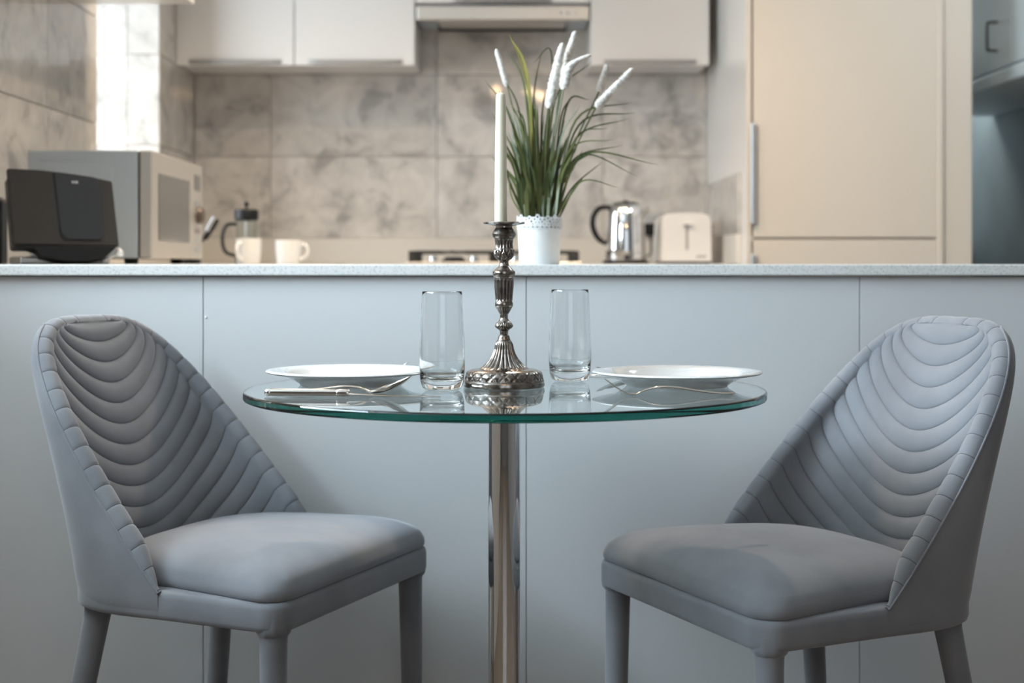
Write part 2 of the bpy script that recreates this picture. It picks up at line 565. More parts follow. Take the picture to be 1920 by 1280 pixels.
# left wall, near side of the window and the strip beyond it
for r in range(5):
    off = [0.0, 0.0, 0.26, 0.0, 0.26][r]
    ys = [2.76, 3.15 + off / 2, 3.75 - off, WY0] if r else [2.76, 3.15, 3.75, WY0]
    for a, b_ in zip(ys, ys[1:]):
        tile(wall_left, 'x', a, b_, ZR[r], ZR[r + 1], XL)
    tile(wall_left, 'x', WY1, YW - 0.011, ZR[r], ZR[r + 1], XL)
# tiles on the far reveal of the window and on its sill
for r in range(4):
    z1 = min(ZR[r + 1], WZ1)
    tile(wall_left, 'y', XL - 0.30, XL - 0.097, ZR[r], z1, WY1)
    tile(wall_left, 'y', XL - 0.097, XL + 0.010, ZR[r], z1, WY1 + 0.0)
for r in range(4):
    tile(wall_left, 'y', XL - 0.30, XL, ZR[r], min(ZR[r + 1], WZ1), WY0 + 0.010)

# upstands
struct(box('trim_1', XL + 0.02, 0.716, YW - 0.02, YW, TOP, 1.017, M_upstand, None, 0.002))
struct(box('trim_2', XL, XL + 0.02, 2.76, YW, TOP, 1.017, M_upstand, None, 0.002))

# ------------------------------------------------------------------ kitchen cabinets
def base_unit(label, x0, x1, y0, y1, face, n):
    t = thing('base_cabinet', label, 'cabinet', ((x0 + x1) / 2, (y0 + y1) / 2, 0))
    lx0, lx1, ly0, ly1 = x0 - t.location.x, x1 - t.location.x, y0 - t.location.y, y1 - t.location.y
    if face == 'y':
        box('carcass', lx0, lx1, ly0 + 0.022, ly1, 0.1, TOP - 0.03, M_white, t)
        box('plinth', lx0, lx1, ly0 + 0.07, ly0 + 0.09, 0.006, 0.1, M_white, t)
        w = (lx1 - lx0) / n
        for i in range(n):
            d = box('door', lx0 + i * w + 0.002, lx0 + (i + 1) * w - 0.002, ly0, ly0 + 0.02, 0.11, TOP - 0.035, M_white, t)
            box('handle', lx0 + i * w + 0.1, lx0 + (i + 1) * w - 0.1, ly0 - 0.012, ly0, TOP - 0.06, TOP - 0.045, M_alu, d)
    else:
        box('carcass', lx0, lx1 - 0.022, ly0, ly1, 0.1, TOP - 0.03, M_white, t)
        box('plinth', lx1 - 0.09, lx1 - 0.07, ly0, ly1, 0.006, 0.1, M_white, t)
        w = (ly1 - ly0) / n
        for i in range(n):
            d = box('door', lx1 - 0.02, lx1, ly0 + i * w + 0.002, ly0 + (i + 1) * w - 0.002, 0.11, TOP - 0.035, M_white, t)
            box('handle', lx1, lx1 + 0.012, ly0 + i * w + 0.1, ly0 + (i + 1) * w - 0.1, TOP - 0.06, TOP - 0.045, M_alu, d)
    return t


base_unit('white base cabinet under the hob worktop along the back wall', -0.54, 0.712, 4.90, YW - 0.002, 'y', 2)
base_unit('white base cabinet under the left worktop below the microwave', XL + 0.002, -0.56, 3.14, YW - 0.002, 'x', 4)
bm = bmesh.new()
add_box(bm, XL + 0.001, -0.54, 3.115, YW - 0.021, TOP - 0.03, TOP, 0.002)
add_box(bm, -0.5395, 0.714, 4.87, YW - 0.021, TOP - 0.03, TOP, 0.002)
tag(finish('worktop', bm, M_quartz), 'pale L-shaped kitchen worktop carrying the hob, kettle and microwave', 'worktop')

UZ = 1.617                                          # underside of the wall cabinets
UY = 5.18                                           # their door plane


def bow_handle(parent, x0, x1, y, z, sag=0.006):
    n = 24
    xs = np.linspace(x0, x1, n)
    q = np.sin(np.linspace(0, np.pi, n))
    rows = []
    for x, s in zip(xs, q):
        b = y - 0.004 - 0.016 * s ** 0.6
        rows.append([(x, y + 0.002, z + 0.012), (x, b, z + 0.010 - sag * s), (x, b - 0.001, z + 0.006 - sag * s), (x, b, z + 0.0 - sag * s), (x, y + 0.002, z - 0.004)])
    me = grid_mesh(np.array(rows), True, True, True)
    return link('handle', me, M_pull, parent, 40)


def upper(label, x0, x1, doors):
    t = thing('wall_cabinet', label, 'cabinet', ((x0 + x1) / 2, UY + 0.15, UZ))
    ox, oy, oz = t.location
    box('carcass', x0 - ox, x1 - ox, UY + 0.021 - oy, YW - 0.011 - oy, 0.004, 0.78, M_white, t)
    for a, b_ in doors:
        d = box('door', a - ox, b_ - ox, UY - oy, UY + 0.020 - oy, -0.004, 0.778, M_white, t, 0.003)
        bow_handle(d, a + 0.045 - ox, b_ - 0.045 - ox, UY - oy, 0.004)
    return t


upper('white double-door wall cabinet left of the extractor hood', -1.165, -0.337, [(-1.165, -0.756), (-0.752, -0.337)])
upper('white wall cabinet between the extractor hood and the tall cream cabinet', 0.274, 0.684, [(0.274, 0.684)])
# bridging cabinet over the hood
t = thing('bridging_cabinet', 'white shallow cabinet above the steel extractor hood', 'cabinet', (-0.0315, UY + 0.15, 1.83))
box('carcass', -0.303, 0.303, -0.129, 0.325, 0.0, 0.567, M_white, t)
d = box('door', -0.302, 0.302, -0.15, -0.13, -0.002, 0.565, M_white, t, 0.003)
bow_handle(d, -0.17, 0.17, -0.15, 0.004, 0.003)

# extractor hood
hz = at(0, 38, UY).z
t = thing('extractor_hood', 'brushed steel extractor hood between the white wall cabinets', 'hood', (-0.0315, UY + 0.13, hz))
bm = bmesh.new(); add_box(bm, -0.300, 0.300, -0.13, -0.112, 0.0, 0.052, 0.004)
finish('front_lip', bm, M_steel, t)
box('housing', -0.300, 0.300, -0.112, 0.167, 0.012, 0.058, M_steel_grey, t)
box('filter_panel', -0.225, 0.220, -0.098, 0.04, -0.004, 0.012, M_steel_face, t, 0.002)
box('filter_rim', -0.232, 0.227, 0.040, 0.050, -0.012, 0.012, M_black, t, 0.002)
for i in range(3):
    lathe('button', [(0.006, 0), (0.006, 0.003), (0.004, 0.004)], M_chrome, t, 16, loc=(0.20 + i * 0.025, -0.131, 0.026)).rotation_euler = (math.pi / 2, 0, 0)

# wall cabinet on the left wall, seen from below
t = thing('wall_cabinet', 'white gloss wall cabinet high on the left tiled wall before the window', 'cabinet', (-1.0, 3.4, UZ))
box('carcass', XL + 0.011 + 1.0, 0.132, -0.62, 0.587, 0.0, 0.78, M_white, t, 0.003)
for i in range(2):
    box('door', 0.133, 0.153, -0.62 + i * 0.604, -0.62 + i * 0.604 + 0.60, -0.002, 0.778, M_white, t, 0.003)

# tall cream cabinet
TY = 4.556
t = thing('tall_cabinet', 'tall cream fridge cabinet with a long door and edge handle', 'cabinet', (1.0, TY, 0))
box('side_panel', 0.716 - 1.0, 0.736 - 1.0, 0.003, YW - TY, 0.006, 2.40, M_white, t, 0.001)
box('edge_strip', 0.716 - 1.0, 0.736 - 1.0, 0.0, 0.003, 0.006, 2.40, M_cream, t, 0.0008)
box('side_panel', 1.296 - 1.0, 1.316 - 1.0, 0.0, YW - TY, 0.006, 2.40, M_cream, t, 0.002)
box('carcass', 0.737 - 1.0, 1.295 - 1.0, 0.025, YW - TY, 0.1, 2.40, M_cream, t, 0.002)
zs = 1.0014
x0, x1 = at(1407.5, 0, TY).x, at(1757, 0, TY).x
d = box('door', x0 - 1, x1 - 1, 0.0, 0.022, zs + 0.003, 2.395, M_cream, t, 0.002)
box('handle', x0 - 1 - 0.001, x0 - 1 + 0.016, -0.014, 0.0, 1.045, 1.352, M_alu, d, 0.003)
d = box('door', x0 - 1, x1 - 1, 0.0, 0.022, 0.11, zs - 0.003, M_cream, t, 0.002)
box('handle', x0 - 1 - 0.001, x0 - 1 + 0.016, -0.014, 0.0, 0.62, 0.953, M_alu, d, 0.003)
box('filler_strip', x1 - 1 + 0.003, 1.3155 - 1, -0.002, 0.02, 0.11, 2.395, M_cream, t, 0.002)
# marble slab tiles on the side of the tall cabinet, with a quartz upstand under them
ts = struct(box('trim_3', 0.700, 0.716, 4.66, YW - 0.021, TOP, 1.017, M_upstand, None, 0.002))
tile(ts, 'l', 4.66, 5.08, 1.017, 1.211, 0.716)
tile(ts, 'l', 5.08, YW - 0.012, 1.017, 1.211, 0.716)

# pale blue overhead cupboard in the room beyond
cx = 1.60
t = thing('overhead_cupboard', 'pale blue overhead cupboard with a dark bow handle beyond the cream cabinet', 'cupboard', (cx + 0.17, 5.1, 1.52))
box('carcass', -0.145, 0.178, -0.95, 0.95, 0.0, 0.92, M_teal_cup, t, 0.002)
for a, b_ in ((-0.95, -0.32), (-0.315, 0.315), (0.32, 0.95)):
    d = box('door', -0.17, -0.146, a, b_, 0.045, 0.915, M_teal_cup, t, 0.003)
    if a == -0.315:
        hy = 4.92 - 5.1
        pts = [(-0.171, hy, 0.105), (-0.196, hy, 0.107), (-0.204, hy, 0.114), (-0.204, hy, 0.19), (-0.196, hy, 0.199), (-0.171, hy, 0.201)]
        tube('handle', bez(pts, 6), 0.0045, M_darkmetal, d, 8, up=(0, 1, 0))
box('light_pelmet', -0.182, -0.150, -0.955, 0.955, -0.012, 0.035, M_teal_cup, t, 0.006)

# ------------------------------------------------------------------ breakfast bar
BY = 2.73
seams = [XL + 0.002, at(381, 0, 2.745).x, at(987, 0, 2.745).x, at(1612, 0, 2.745).x, 1.26]
t = thing('bar_unit', 'pale grey lacquered bar front of four wide panels behind the table', 'bar', (0, 2.745, 0))
for a, b_ in zip(seams, seams[1:]):
    cbox('panel', a + 0.0007, b_ - 0.0007, 0.0, 0.018, 0.008, TOP - 0.0225, M_panel, t, 0.0007, 2)
box('carcass', seams[0], 1.26, 0.0182, 0.34, 0.008, TOP - 0.0235, M_grout, t, 0)
box('back_panel', seams[0], 1.26, 0.341, 0.352, 0.008, TOP - 0.0235, M_white, t, 0.001)
lathe('screw_cap', [(0.0025, 0), (0.0022, 0.0012), (0.0008, 0.0018)], M_white, t, 12, loc=(at(386, 0, 2.744).x, 0.0, at(0, 595, 2.744).z)).rotation_euler = (math.pi / 2, 0, 0)
# a chip of clear tape that sticks out under the worktop
bm = bmesh.new(); add_box(bm, -0.005, 0.005, -0.003, 0.0, -0.0008, 0.0008, 0.0003, 1, Matrix.Rotation(-0.3, 4, 'Y'))
finish('adhesive_chip', bm, M_alu, t, loc=(at(1674, 0, 2.74).x, 0.0, at(0, 519.5, 2.74).z))
bar = box('bar_worktop', XL + 0.001, 1.28, BY, 3.113, TOP - 0.0205, TOP, M_quartz, None, 0.0025)
tag(bar, 'long speckled quartz worktop of the bar carrying the potted grass', 'worktop')

# added unseen half-height wall that shades the low bar front and chair legs
struct(box('added_shade_wall', -1.62, -1.32, 0.6, 2.6, 0.0, 1.235, M_plaster, None, 0.004))

# ------------------------------------------------------------------ chairs
RS = 0.0165                                        # half thickness of the padded shell
RW, RBE, RAL, RXR, RXT, RCC, RZT, RZ0 = 0.24 - RS, 0.518, 0.921, -0.1775, -0.5047 + 0.012, 0.974, 0.8347 - 0.013, 0.4437


def rim_y(z):
    q = np.clip((z - RZ0) / (RZT - RZ0), 0, 1)
    s = q ** (1 / RAL)
    return RW * np.clip(1 - s * s, 0, 1) ** (RBE / 2)


def rim_x(z):
    q = np.clip((z - RZ0) / (RZT - RZ0), 0, 1)
    return RXR + (RXT - RXR) * q ** RCC


def back_x(z):
    d = (RZT - z)
    return RXT + 0.45 * d - 0.40 * d * d


def shell(al, z):
    """horizontal sections: half superellipses, squarer near the seat"""
    c, s_ = np.abs(np.cos(al)), np.sin(al)
    pw = 2.0 / (2.0 + 1.8 * np.clip((RZT - z) / (RZT - RZ0), 0, 1.1))
    x = back_x(z) + (rim_x(z) - back_x(z)) * (1 - c ** pw)
    return np.stack([x, rim_y(z) * np.sign(s_) * np.abs(s_) ** pw, z + 0 * al], -1)


def shell_n(al, z):
    zz = np.clip(z, RZ0 - 0.1, RZT - 0.004)
    e = 1e-4
    aa = np.clip(al, -math.pi / 2 + 1e-3, math.pi / 2 - 1e-3)
    da = shell(aa + e, zz) - shell(aa - e, zz)
    dz = shell(aa, zz + e) - shell(aa, zz - e)
    n = np.cross(da, dz)
    n /= np.linalg.norm(n, axis=-1, keepdims=True) + 1e-15
    ref = np.stack([-np.cos(aa), np.sin(aa), 0 * aa], -1)      # outward, away from the hollow of the shell
    sgn = np.sign((n * ref).sum(-1, keepdims=True))
    n = n * np.where(sgn == 0, 1, sgn)
    w = np.exp(-(np.maximum(RZT - z, 0) / 0.008) ** 2)[..., None]          # at the crown both sides share one normal
    n = n * (1 - w) + np.array([-0.92, 0, -0.39]) * w
    return n / np.linalg.norm(n, axis=-1, keepdims=True)


# arc length along the sections, so that the quilting lines run evenly to the rim
_AL = np.linspace(0, np.pi / 2, 400)
_ZT = np.linspace(RZ0 - 0.02, RZT, 120)
_TAB = []
for _z in _ZT:
    _p = shell(_AL, np.full(400, _z))
    _l = np.concatenate([[0], np.cumsum(np.linalg.norm(np.diff(_p, axis=0), axis=1))])
    _TAB.append(np.interp(np.linspace(0, 1, 200), _l / max(_l[-1], 1e-9), _AL))
_TAB = np.array(_TAB)


def alpha_of(s_, z):
    """section angle at arc fraction s_ (-1..1) and height z"""
    fi = np.clip((z - _ZT[0]) / (_ZT[-1] - _ZT[0]) * 119, 0, 118.999)
    fj = np.clip(np.abs(s_) * 199, 0, 198.999)
    i0, j0 = fi.astype(int), fj.astype(int)
    a, b = fi - i0, fj - j0
    v = (_TAB[i0, j0] * (1 - a) + _TAB[i0 + 1, j0] * a) * (1 - b) + (_TAB[i0, j0 + 1] * (1 - a) + _TAB[i0 + 1, j0 + 1] * a) * b
    return np.sign(s_) * v


def make_chair():
    t = thing('dining_chair', 'x', 'chair')
    # rim arc length from the crown downwards
    th = np.linspace(0, np.pi / 2, 4000)
    q = np.sin(th) ** RAL
    rz = RZ0 + (RZT - RZ0) * q
    rc = np.stack([rim_x(rz), rim_y(rz), rz], -1)[::-1]
    arc = np.concatenate([[0], np.cumsum(np.linalg.norm(np.diff(rc, axis=0), axis=1))])
    SP = 0.0362
    KM = arc[-1] / SP
    offs = np.array([0, 0.035, 0.08, 0.15, 0.26, 0.40, 0.60, 0.74, 0.85, 0.92, 0.965])
    K = np.concatenate([k_ + offs for k_ in range(int(KM) + 1)])
    K = np.append(K[K < KM - 0.02], KM)
    zr = np.interp(K * SP, arc, rc[:, 2])
    zc = RZT - 0.0335 * K
    sf = np.linspace(-1, 1, 105)
    KK = K[:, None] + 0 * sf[None]
    z = np.clip(zc[:, None] + (zr - zc)[:, None] * ((np.sqrt(sf ** 2 + 0.10) - math.sqrt(0.10)) / (math.sqrt(1.10) - math.sqrt(0.10)))[None], RZ0 - 0.02, RZT)
    A = alpha_of(sf[None] + 0 * z, z)
    A[:, 0], A[:, -1] = -np.pi / 2, np.pi / 2
    P, N = shell(A, z), shell_n(A, z)
    puff = 0.0050 * np.abs(np.sin(np.pi * KK)) ** 0.55 - 0.0015
    puff *= np.clip(KK / 0.5, 0, 1)
    # towards the seat the padded roll tapers away into the rail
    tap = np.clip((KM - K) / 2.2, 0.12, 1) ** 0.7
    rs = RS * (1 - (1 - tap)[:, None] * np.abs(sf)[None] ** 10)
    P = P + N * (RS - rs)[..., None]
    inner = P - N * (rs + puff * (1 - 0.85 * np.abs(sf)[None] ** 10))[..., None]
    # roll of the quilted lining over the rim to the outer seam
    def roll(side):
        j = 0 if side < 0 else -1
        Cc, Nn = P[:, j], N[:, j]
        T = np.gradient(Cc, axis=0)
        T[0] = np.array([0, side, 0.0])
        T /= np.linalg.norm(T, axis=1)[:, None] + 1e-12
        B = np.cross(T, Nn)
        B /= np.linalg.norm(B, axis=1)[:, None] + 1e-12
        ref = np.stack([0.55 + 0 * K, 0 * K, 0.8 + 0 * K], -1)
        sg = np.sign((B * ref).sum(-1))
        B *= np.where(sg == 0, 1, sg)[:, None]
        out = []
        for ph in np.linspace(0, np.pi, 11)[1:]:
            dk = np.abs(K - np.round(K))
            groove = -0.0014 * np.exp(-(dk / 0.065) ** 2) * (K > 0.5) + 0.0003 * np.abs(np.sin(np.pi * K))
            f_ = ph / np.pi
            mixp = puff[:, j] * 0.15 * (1 - f_) + groove * np.sin(min(1.0, f_ * 2.5) * np.pi / 2) * (1 - 0.5 * f_)
            rr = rs[:, j] + mixp * (tap if f_ > 0 else 1)
            out.append(Cc + (-Nn * math.cos(ph) + B * math.sin(ph) * 1.05) * rr[:, None])
        return np.stack(out, 1)
    L, R = roll(-1), roll(1)
    G = np.concatenate([L[:, ::-1], inner, R], 1)
    me = grid_mesh(G)
    link('quilted_lining', me, M_velvet, t, 60)
    # the sewing thread lying in the valleys
    bmt = bmesh.new()
    for k_ in range(1, int(KM) + 1):
        r_ = int(np.argmin(np.abs(K - k_)))
        line = G[r_]
        tm = tube_mesh(line, 0.00065, 4, True)
        bmt.from_mesh(tm)
        bpy.data.meshes.remove(tm)
    so = finish('stitching', bmt, M_thread, t, 60)
    so['kind'] = 'stuff'
    # smooth outer shell
    sv = np.linspace(0, 1, 60)
    zo = RZ0 + (RZT - RZ0) * np.sin(sv * np.pi / 2) ** 0.9
    zo = np.concatenate([[0.4025, 0.404, 0.409, 0.418, 0.430], zo])
    zo[-1] = RZT - 1e-5
    ins = np.concatenate([[0.020, 0.010, 0.004, 0.001, 0.0], np.zeros(60)])
    A2 = np.linspace(-np.pi / 2, np.pi / 2, 97)[None] + 0 * zo[:, None]
    Z2 = zo[:, None] + 0 * A2
    O = shell(A2, np.maximum(Z2, RZ0)) + shell_n(A2, np.maximum(Z2, RZ0 + 0.001)) * (RS - ins)[:, None, None]
    low = zo < RZ0
    O[low, :, 2] = Z2[low]
    dz_ = (RZ0 - zo[low])[:, None] * np.cos(A2[low])
    O[low, :, 0] += dz_ * 0.35
    link('back_shell', grid_mesh(O), M_velvet, t, 60)
    # piping along the outer seam
    pl = []
    for side in (-1, 1):
        j = 0 if side < 0 else -1
        zz = RZ0 + (RZT - RZ0) * np.sin(np.linspace(0, 1, 50) * np.pi / 2) ** 0.9
        aa = np.full(50, side * np.pi / 2)
        q_ = shell(aa, zz) + shell_n(aa, zz) * (RS + 0.0004)
        pl.append(q_ if side < 0 else q_[::-1][1:])
    tube('piping', np.concatenate(pl), 0.0019, M_velvet, t, 6, up=(0, 1, 0.3))

    # seat frame: a closed rail
    def plan(n, fx, fw, bw, bx, rc_):
        """rounded front corners, half-ellipse behind"""
        pts = []
        for a in np.linspace(0, np.pi / 2, 10):
            pts.append((fx - rc_ + rc_ * math.cos(a), fw - rc_ + rc_ * math.sin(a)))
        for s in np.linspace(0, 1, 10)[1:-1]:
            pts.append((fx - rc_ + (-0.178 - fx + rc_) * s, fw + (bw - fw) * s))
        for a in np.linspace(0, np.pi, 37):
            e_ = 2 / 3.6
            pts.append((-0.178 + (bx + 0.178) * math.sin(a) ** e_, bw * math.copysign(abs(math.cos(a)) ** e_, math.cos(a))))
        m = [(x, -y) for x, y in pts[:18][::-1]]
        return np.array(pts + m)
    def loft(levels, soften=-1.0):
        rows = []
        for (ins_, z_, (fx, fw, bw, bx, rc_)) in levels:
            p = plan(0, fx - ins_, fw - ins_, bw - ins_, bx + ins_, max(rc_ + soften * ins_, 0.004))
            rows.append(np.concatenate([p, np.full((len(p), 1), z_)], 1))
        return np.array(rows)
    FR = (0.036, 0.2495, 0.2390, -0.392, 0.036)
    fr = loft([(0.016, 0.4030, FR), (0.006, 0.4035, FR), (0.0018, 0.406, FR), (0.0, 0.412, FR), (0.0, 0.436, FR), (0.0015, 0.4425, FR), (0.005, 0.4455, FR), (0.014, 0.4465, FR)])
    link('seat_frame', grid_mesh(fr, True, True, True), M_velvet, t, 50)
    # cushion: domed, with a tucked lower edge
    CU = (0.0345, 0.2480, 0.2110, -0.350, 0.040)
    lev = [(0.008, 0.4455, CU), (0.0028, 0.4466, CU), (0.0006, 0.4492, CU), (-0.0006, 0.4535, CU), (-0.0002, 0.4585, CU), (0.0012, 0.4625, CU)]
    base = loft(lev)
    ctr = np.array([-0.157, 0, 0])
    last = base[-1]
    extra = []
    for s in (0.985, 0.97, 0.95, 0.925, 0.90, 0.87, 0.83, 0.78, 0.72, 0.65, 0.57, 0.48, 0.39, 0.3, 0.21, 0.12, 0.04):
        ang_ = np.arctan2(last[:, 1] / 0.225, (last[:, 0] - ctr[0]) / 0.175)
        ell = np.stack([0.175 * np.cos(ang_), 0.225 * np.sin(ang_), 0 * ang_], 1)
        w_ = s ** 1.5
        r_ = ctr + ((last - ctr) * w_ + ell * (1 - w_)) * s
        r_[:, 2] = 0.4625 + 0.0290 * (1 - s ** 8) ** 0.62 + 0.0195 * (1 - s ** 2.2)
        extra.append(r_)
    base = np.concatenate([base, np.array(extra)])
    # the cushion sinks a little towards the back and swells at the front
    base[..., 2] += 0.006 * np.clip((base[..., 0] + 0.2) / 0.2, -1, 1) * np.clip((base[..., 2] - 0.455) / 0.05, 0, 1) * (base[..., 0] < 0.03)
    link('seat_cushion', grid_mesh(base, True, True, True), M_velvet, t, 60)
    # legs wrapped in the same fabric
    for sx, sy, r0, r1, dx, dy in ((0.006, 0.2205, 0.0202, 0.0160, 0.004, 0.006), (0.006, -0.2205, 0.0202, 0.0160, 0.004, -0.006),
                                   (-0.332, 0.171, 0.0208, 0.0155, -0.060, 0.052), (-0.332, -0.171, 0.0208, 0.0155, -0.060, -0.052)):
        prof = [(0.0, 0.008), (0.01, 0.008), (0.4, 0.0082)]
        zs_ = [0.006, 0.0065, 0.010, 0.05, 0.15, 0.25, 0.35, 0.392, 0.398, 0.412]
        rs_ = [r1 * 0.7, r1 * 0.95, r1, r1 + (r0 - r1) * 0.1, r1 + (r0 - r1) * 0.35, r1 + (r0 - r1) * 0.6, r1 + (r0 - r1) * 0.85, r0, r0 + 0.0012, r0 + 0.001]
        a = np.linspace(0, 2 * np.pi, 24, endpoint=False)
        P_ = np.array([[(sx + dx * (0.41 - z_) / 0.41 + r_ * math.cos(q_), sy + dy * (0.41 - z_) / 0.41 + r_ * math.sin(q_), z_) for q_ in a] for z_, r_ in zip(zs_, rs_)])
        link('leg', grid_mesh(P_, True, True, True), M_velvet, t, 60)
    # gathered cuffs where the front legs meet the rail
    for sy in (0.2205, -0.2205):
        a = np.linspace(0, 2 * np.pi, 48, endpoint=False)
        rows = []
        for z_, r_ in ((0.3965, 0.0200), (0.3960, 0.0212), (0.3975, 0.0228), (0.4005, 0.0250), (0.405, 0.0264), (0.412, 0.0272), (0.424, 0.0270)):
            rows.append([(0.006 + (r_ + 0.0004 * math.sin(11 * q_)) * math.cos(q_), sy + (r_ + 0.0004 * math.sin(11 * q_)) * math.sin(q_), z_) for q_ in a])
        link('leg_cuff', grid_mesh(np.array(rows), True, True, True), M_velvet, t, 60)
    return t


def copy_tree(o, parent=None):
    c = o.copy()
    C.objects.link(c)
    c.parent = parent
    for ch in o.children:
        copy_tree(ch, c)
    return c


chair = make_chair()
chair2 = copy_tree(chair)
chair.location, chair.rotation_euler = (-0.262, 2.3344, 0), (0, 0, -0.3882)
chair2.location, chair2.rotation_euler = (0.2659, 2.2269, 0), (0, 0, 3.5518)
tag(chair, 'blue-grey velvet dining chair facing right, left of the glass table', 'chair', 'velvet chairs at the glass table')
tag(chair2, 'blue-grey velvet dining chair facing left, right of the glass table', 'chair', 'velvet chairs at the glass table')

# ------------------------------------------------------------------ glass table
TZ = 0.745
TX, TYc, TR = -0.0097, 2.166, 0.375
t = thing('pedestal_table', 'round clear glass table with a green edge on a chrome pedestal', 'table', (TX, TYc, 0))
prof = [(0.0, TZ - 0.012), (TR - 0.0025, TZ - 0.012), (TR - 0.0008, TZ - 0.0112), (TR, TZ - 0.0095), (TR, TZ - 0.0025), (TR - 0.0008, TZ - 0.0008), (TR - 0.0025, TZ), (0.0, TZ)]
lathe('tabletop', prof, M_tableglass, t, 160, 25)
lathe('pole', [(0.0232, 0.03), (0.0232, TZ - 0.022)], M_chrome, t, 64, loc=(-0.0015, 0, 0))
lathe('top_plate', [(0.03, TZ - 0.024), (0.0232, TZ - 0.022), (0.0232, TZ - 0.0125)], M_chrome, t, 64, loc=(-0.0015, 0, 0))
lathe('base_plate', [(0.225, 0.0065), (0.225, 0.012), (0.21, 0.017), (0.10, 0.026), (0.04, 0.032), (0.0235, 0.034)], M_chrome, t, 96)

# candlestick
CX, CY = at(945, 0, 2.18).x, 2.18
ct = thing('candlestick', 'ornate antique silver candlestick at the middle of the glass table', 'candlestick', (CX, CY, TZ))
raw = [(1118, 240), (1110, 245), (1092, 244), (1082, 241), (1078, 238), (1074, 236), (1050, 233), (1030, 226), (1020, 215), (1011, 196), (1006, 165), (1003, 150), (990, 128), (970, 108), (940, 84), (910, 68), (880, 58), (850, 52), (832, 46),
       (827, 41), (823, 39), (812, 36), (800, 33), (795, 29), (790, 25), (768, 26), (757, 40), (744, 54), (736, 54), (722, 45), (706, 31), (692, 24), (668, 25), (645, 39), (632, 46), (626, 52), (618, 55), (604, 55), (597, 52), (592, 50), (585, 51),
       (500, 58), (462, 60), (455, 58), (447, 60), (438, 66), (425, 69), (412, 67), (404, 56), (392, 46), (378, 32), (362, 27), (350, 28), (340, 40), (320, 59), (300, 62), (282, 60), (274, 55), (250, 52), (225, 55), (215, 57), (206, 68), (186, 74), (164, 62), (148, 50), (138, 50), (131, 90), (126, 122), (118, 126), (113, 122), (116, 60), (118, 44)]


def crop_z(yc, r):
    y = 380 + yc / 3.2
    return max(0.0, EYE - (y - HY) * (2.18 - 0.8 * r) / F - TZ)


prof = []
for yc, w in raw:
    r = w / 3.2 * 2.18 / F
    prof.append((r, crop_z(yc, r), yc))
# resample the profile finely
fine = []
for (r0, z0, y0), (r1, z1, y1) in zip(prof, prof[1:]):
    n = max(1, int(math.hypot(r1 - r0, z1 - z0) / 0.0012))
    for i in range(n):
        f = i / n
        fine.append((r0 + (r1 - r0) * f, z0 + (z1 - z0) * f, y0 + (y1 - y0) * f))
fine.append(prof[-1])
NS = 192
an = np.linspace(0, 2 * np.pi, NS, endpoint=False)
rows, gro = [], []


def band(y, a, b, s=6):
    return max(0.0, min(1.0, (y - a) / s, (b - y) / s))


for r, z, y in fine:
    d = np.zeros(NS); g = np.zeros(NS)
    k = band(y, 835, 1004, 16)
    if k:                                            # lobed bell
        c = np.abs(np.cos(an * 11))
        d += k * (0.10 * r + 0.0006) * (c ** 0.7 - 0.7); g += k * np.clip(1 - c * 2.6, 0, 1)
    k = band(y, 458, 590, 10)
    if k:                                            # fluted column
        c = np.abs(np.sin(an * 8))
        d -= k * 0.0016 * (c ** 2); g += k * np.clip(c * 2.2 - 1.2, 0, 1)
    k = band(y, 218, 276, 8)
    if k:
        c = np.abs(np.sin(an * 8))
        d -= k * 0.0013 * (c ** 2); g += k * np.clip(c * 2.0 - 1.0, 0, 1)
    k = band(y, 1020, 1076, 3)
    if k:                                            # chased laurel leaves on the foot
        ph = (y - 1047) / 27 * 1.15
        c = np.minimum(np.abs(np.sin(an * 10 + ph)), np.abs(np.sin(an * 10 - ph)))
        d += k * 0.0016 * (np.clip(c * 2.2, 0, 1) - 0.8); g += k * np.clip(1 - c * 3.2, 0, 1)
    k = band(y, 280, 344, 6)
    if k:                                            # acanthus knop
        ph = (y - 312) / 32 * 1.3
        c = np.minimum(np.abs(np.sin(an * 5 + ph)), np.abs(np.sin(an * 5 - ph)))
        d += k * 0.0018 * (np.clip(c * 2, 0, 1) - 0.7); g += k * np.clip(1 - c * 2.6, 0, 1)
    k = band(y, 715, 757, 5)
    if k:
        ph = (y - 738) / 20 * 1.2
        c = np.minimum(np.abs(np.sin(an * 6 + ph)), np.abs(np.sin(an * 6 - ph)))
        d += k * 0.0010 * (np.clip(c * 2, 0, 1) - 0.6); g += k * np.clip(1 - c * 3, 0, 1)
    k = band(y, 628, 668, 5)
    if k:
        c = np.abs(np.cos(an * 7)); d += k * 0.0009 * (c - 0.6); g += k * np.clip(1 - c * 2.4, 0, 1)
    k = band(y, 168, 205, 5)
    if k:
        g += 0.25 * k
    for yy in (1079, 827, 793, 598, 457, 440, 408, 215, 136, 278):
        g += 0.8 * math.exp(-((y - yy) / 3.0) ** 2)
    rows.append(np.stack([(r + d) * np.cos(an), (r + d) * np.sin(an), np.full(NS, z)], -1))
    gro.append(np.clip(g, 0, 1))
rows, gro = np.array(rows), np.array(gro)
# the drip pan with its embossed rim is a part of its own: split the profile at the pan
ys = np.array([y for _, _, y in fine])
i_pan = int(np.argmax(ys < 137))


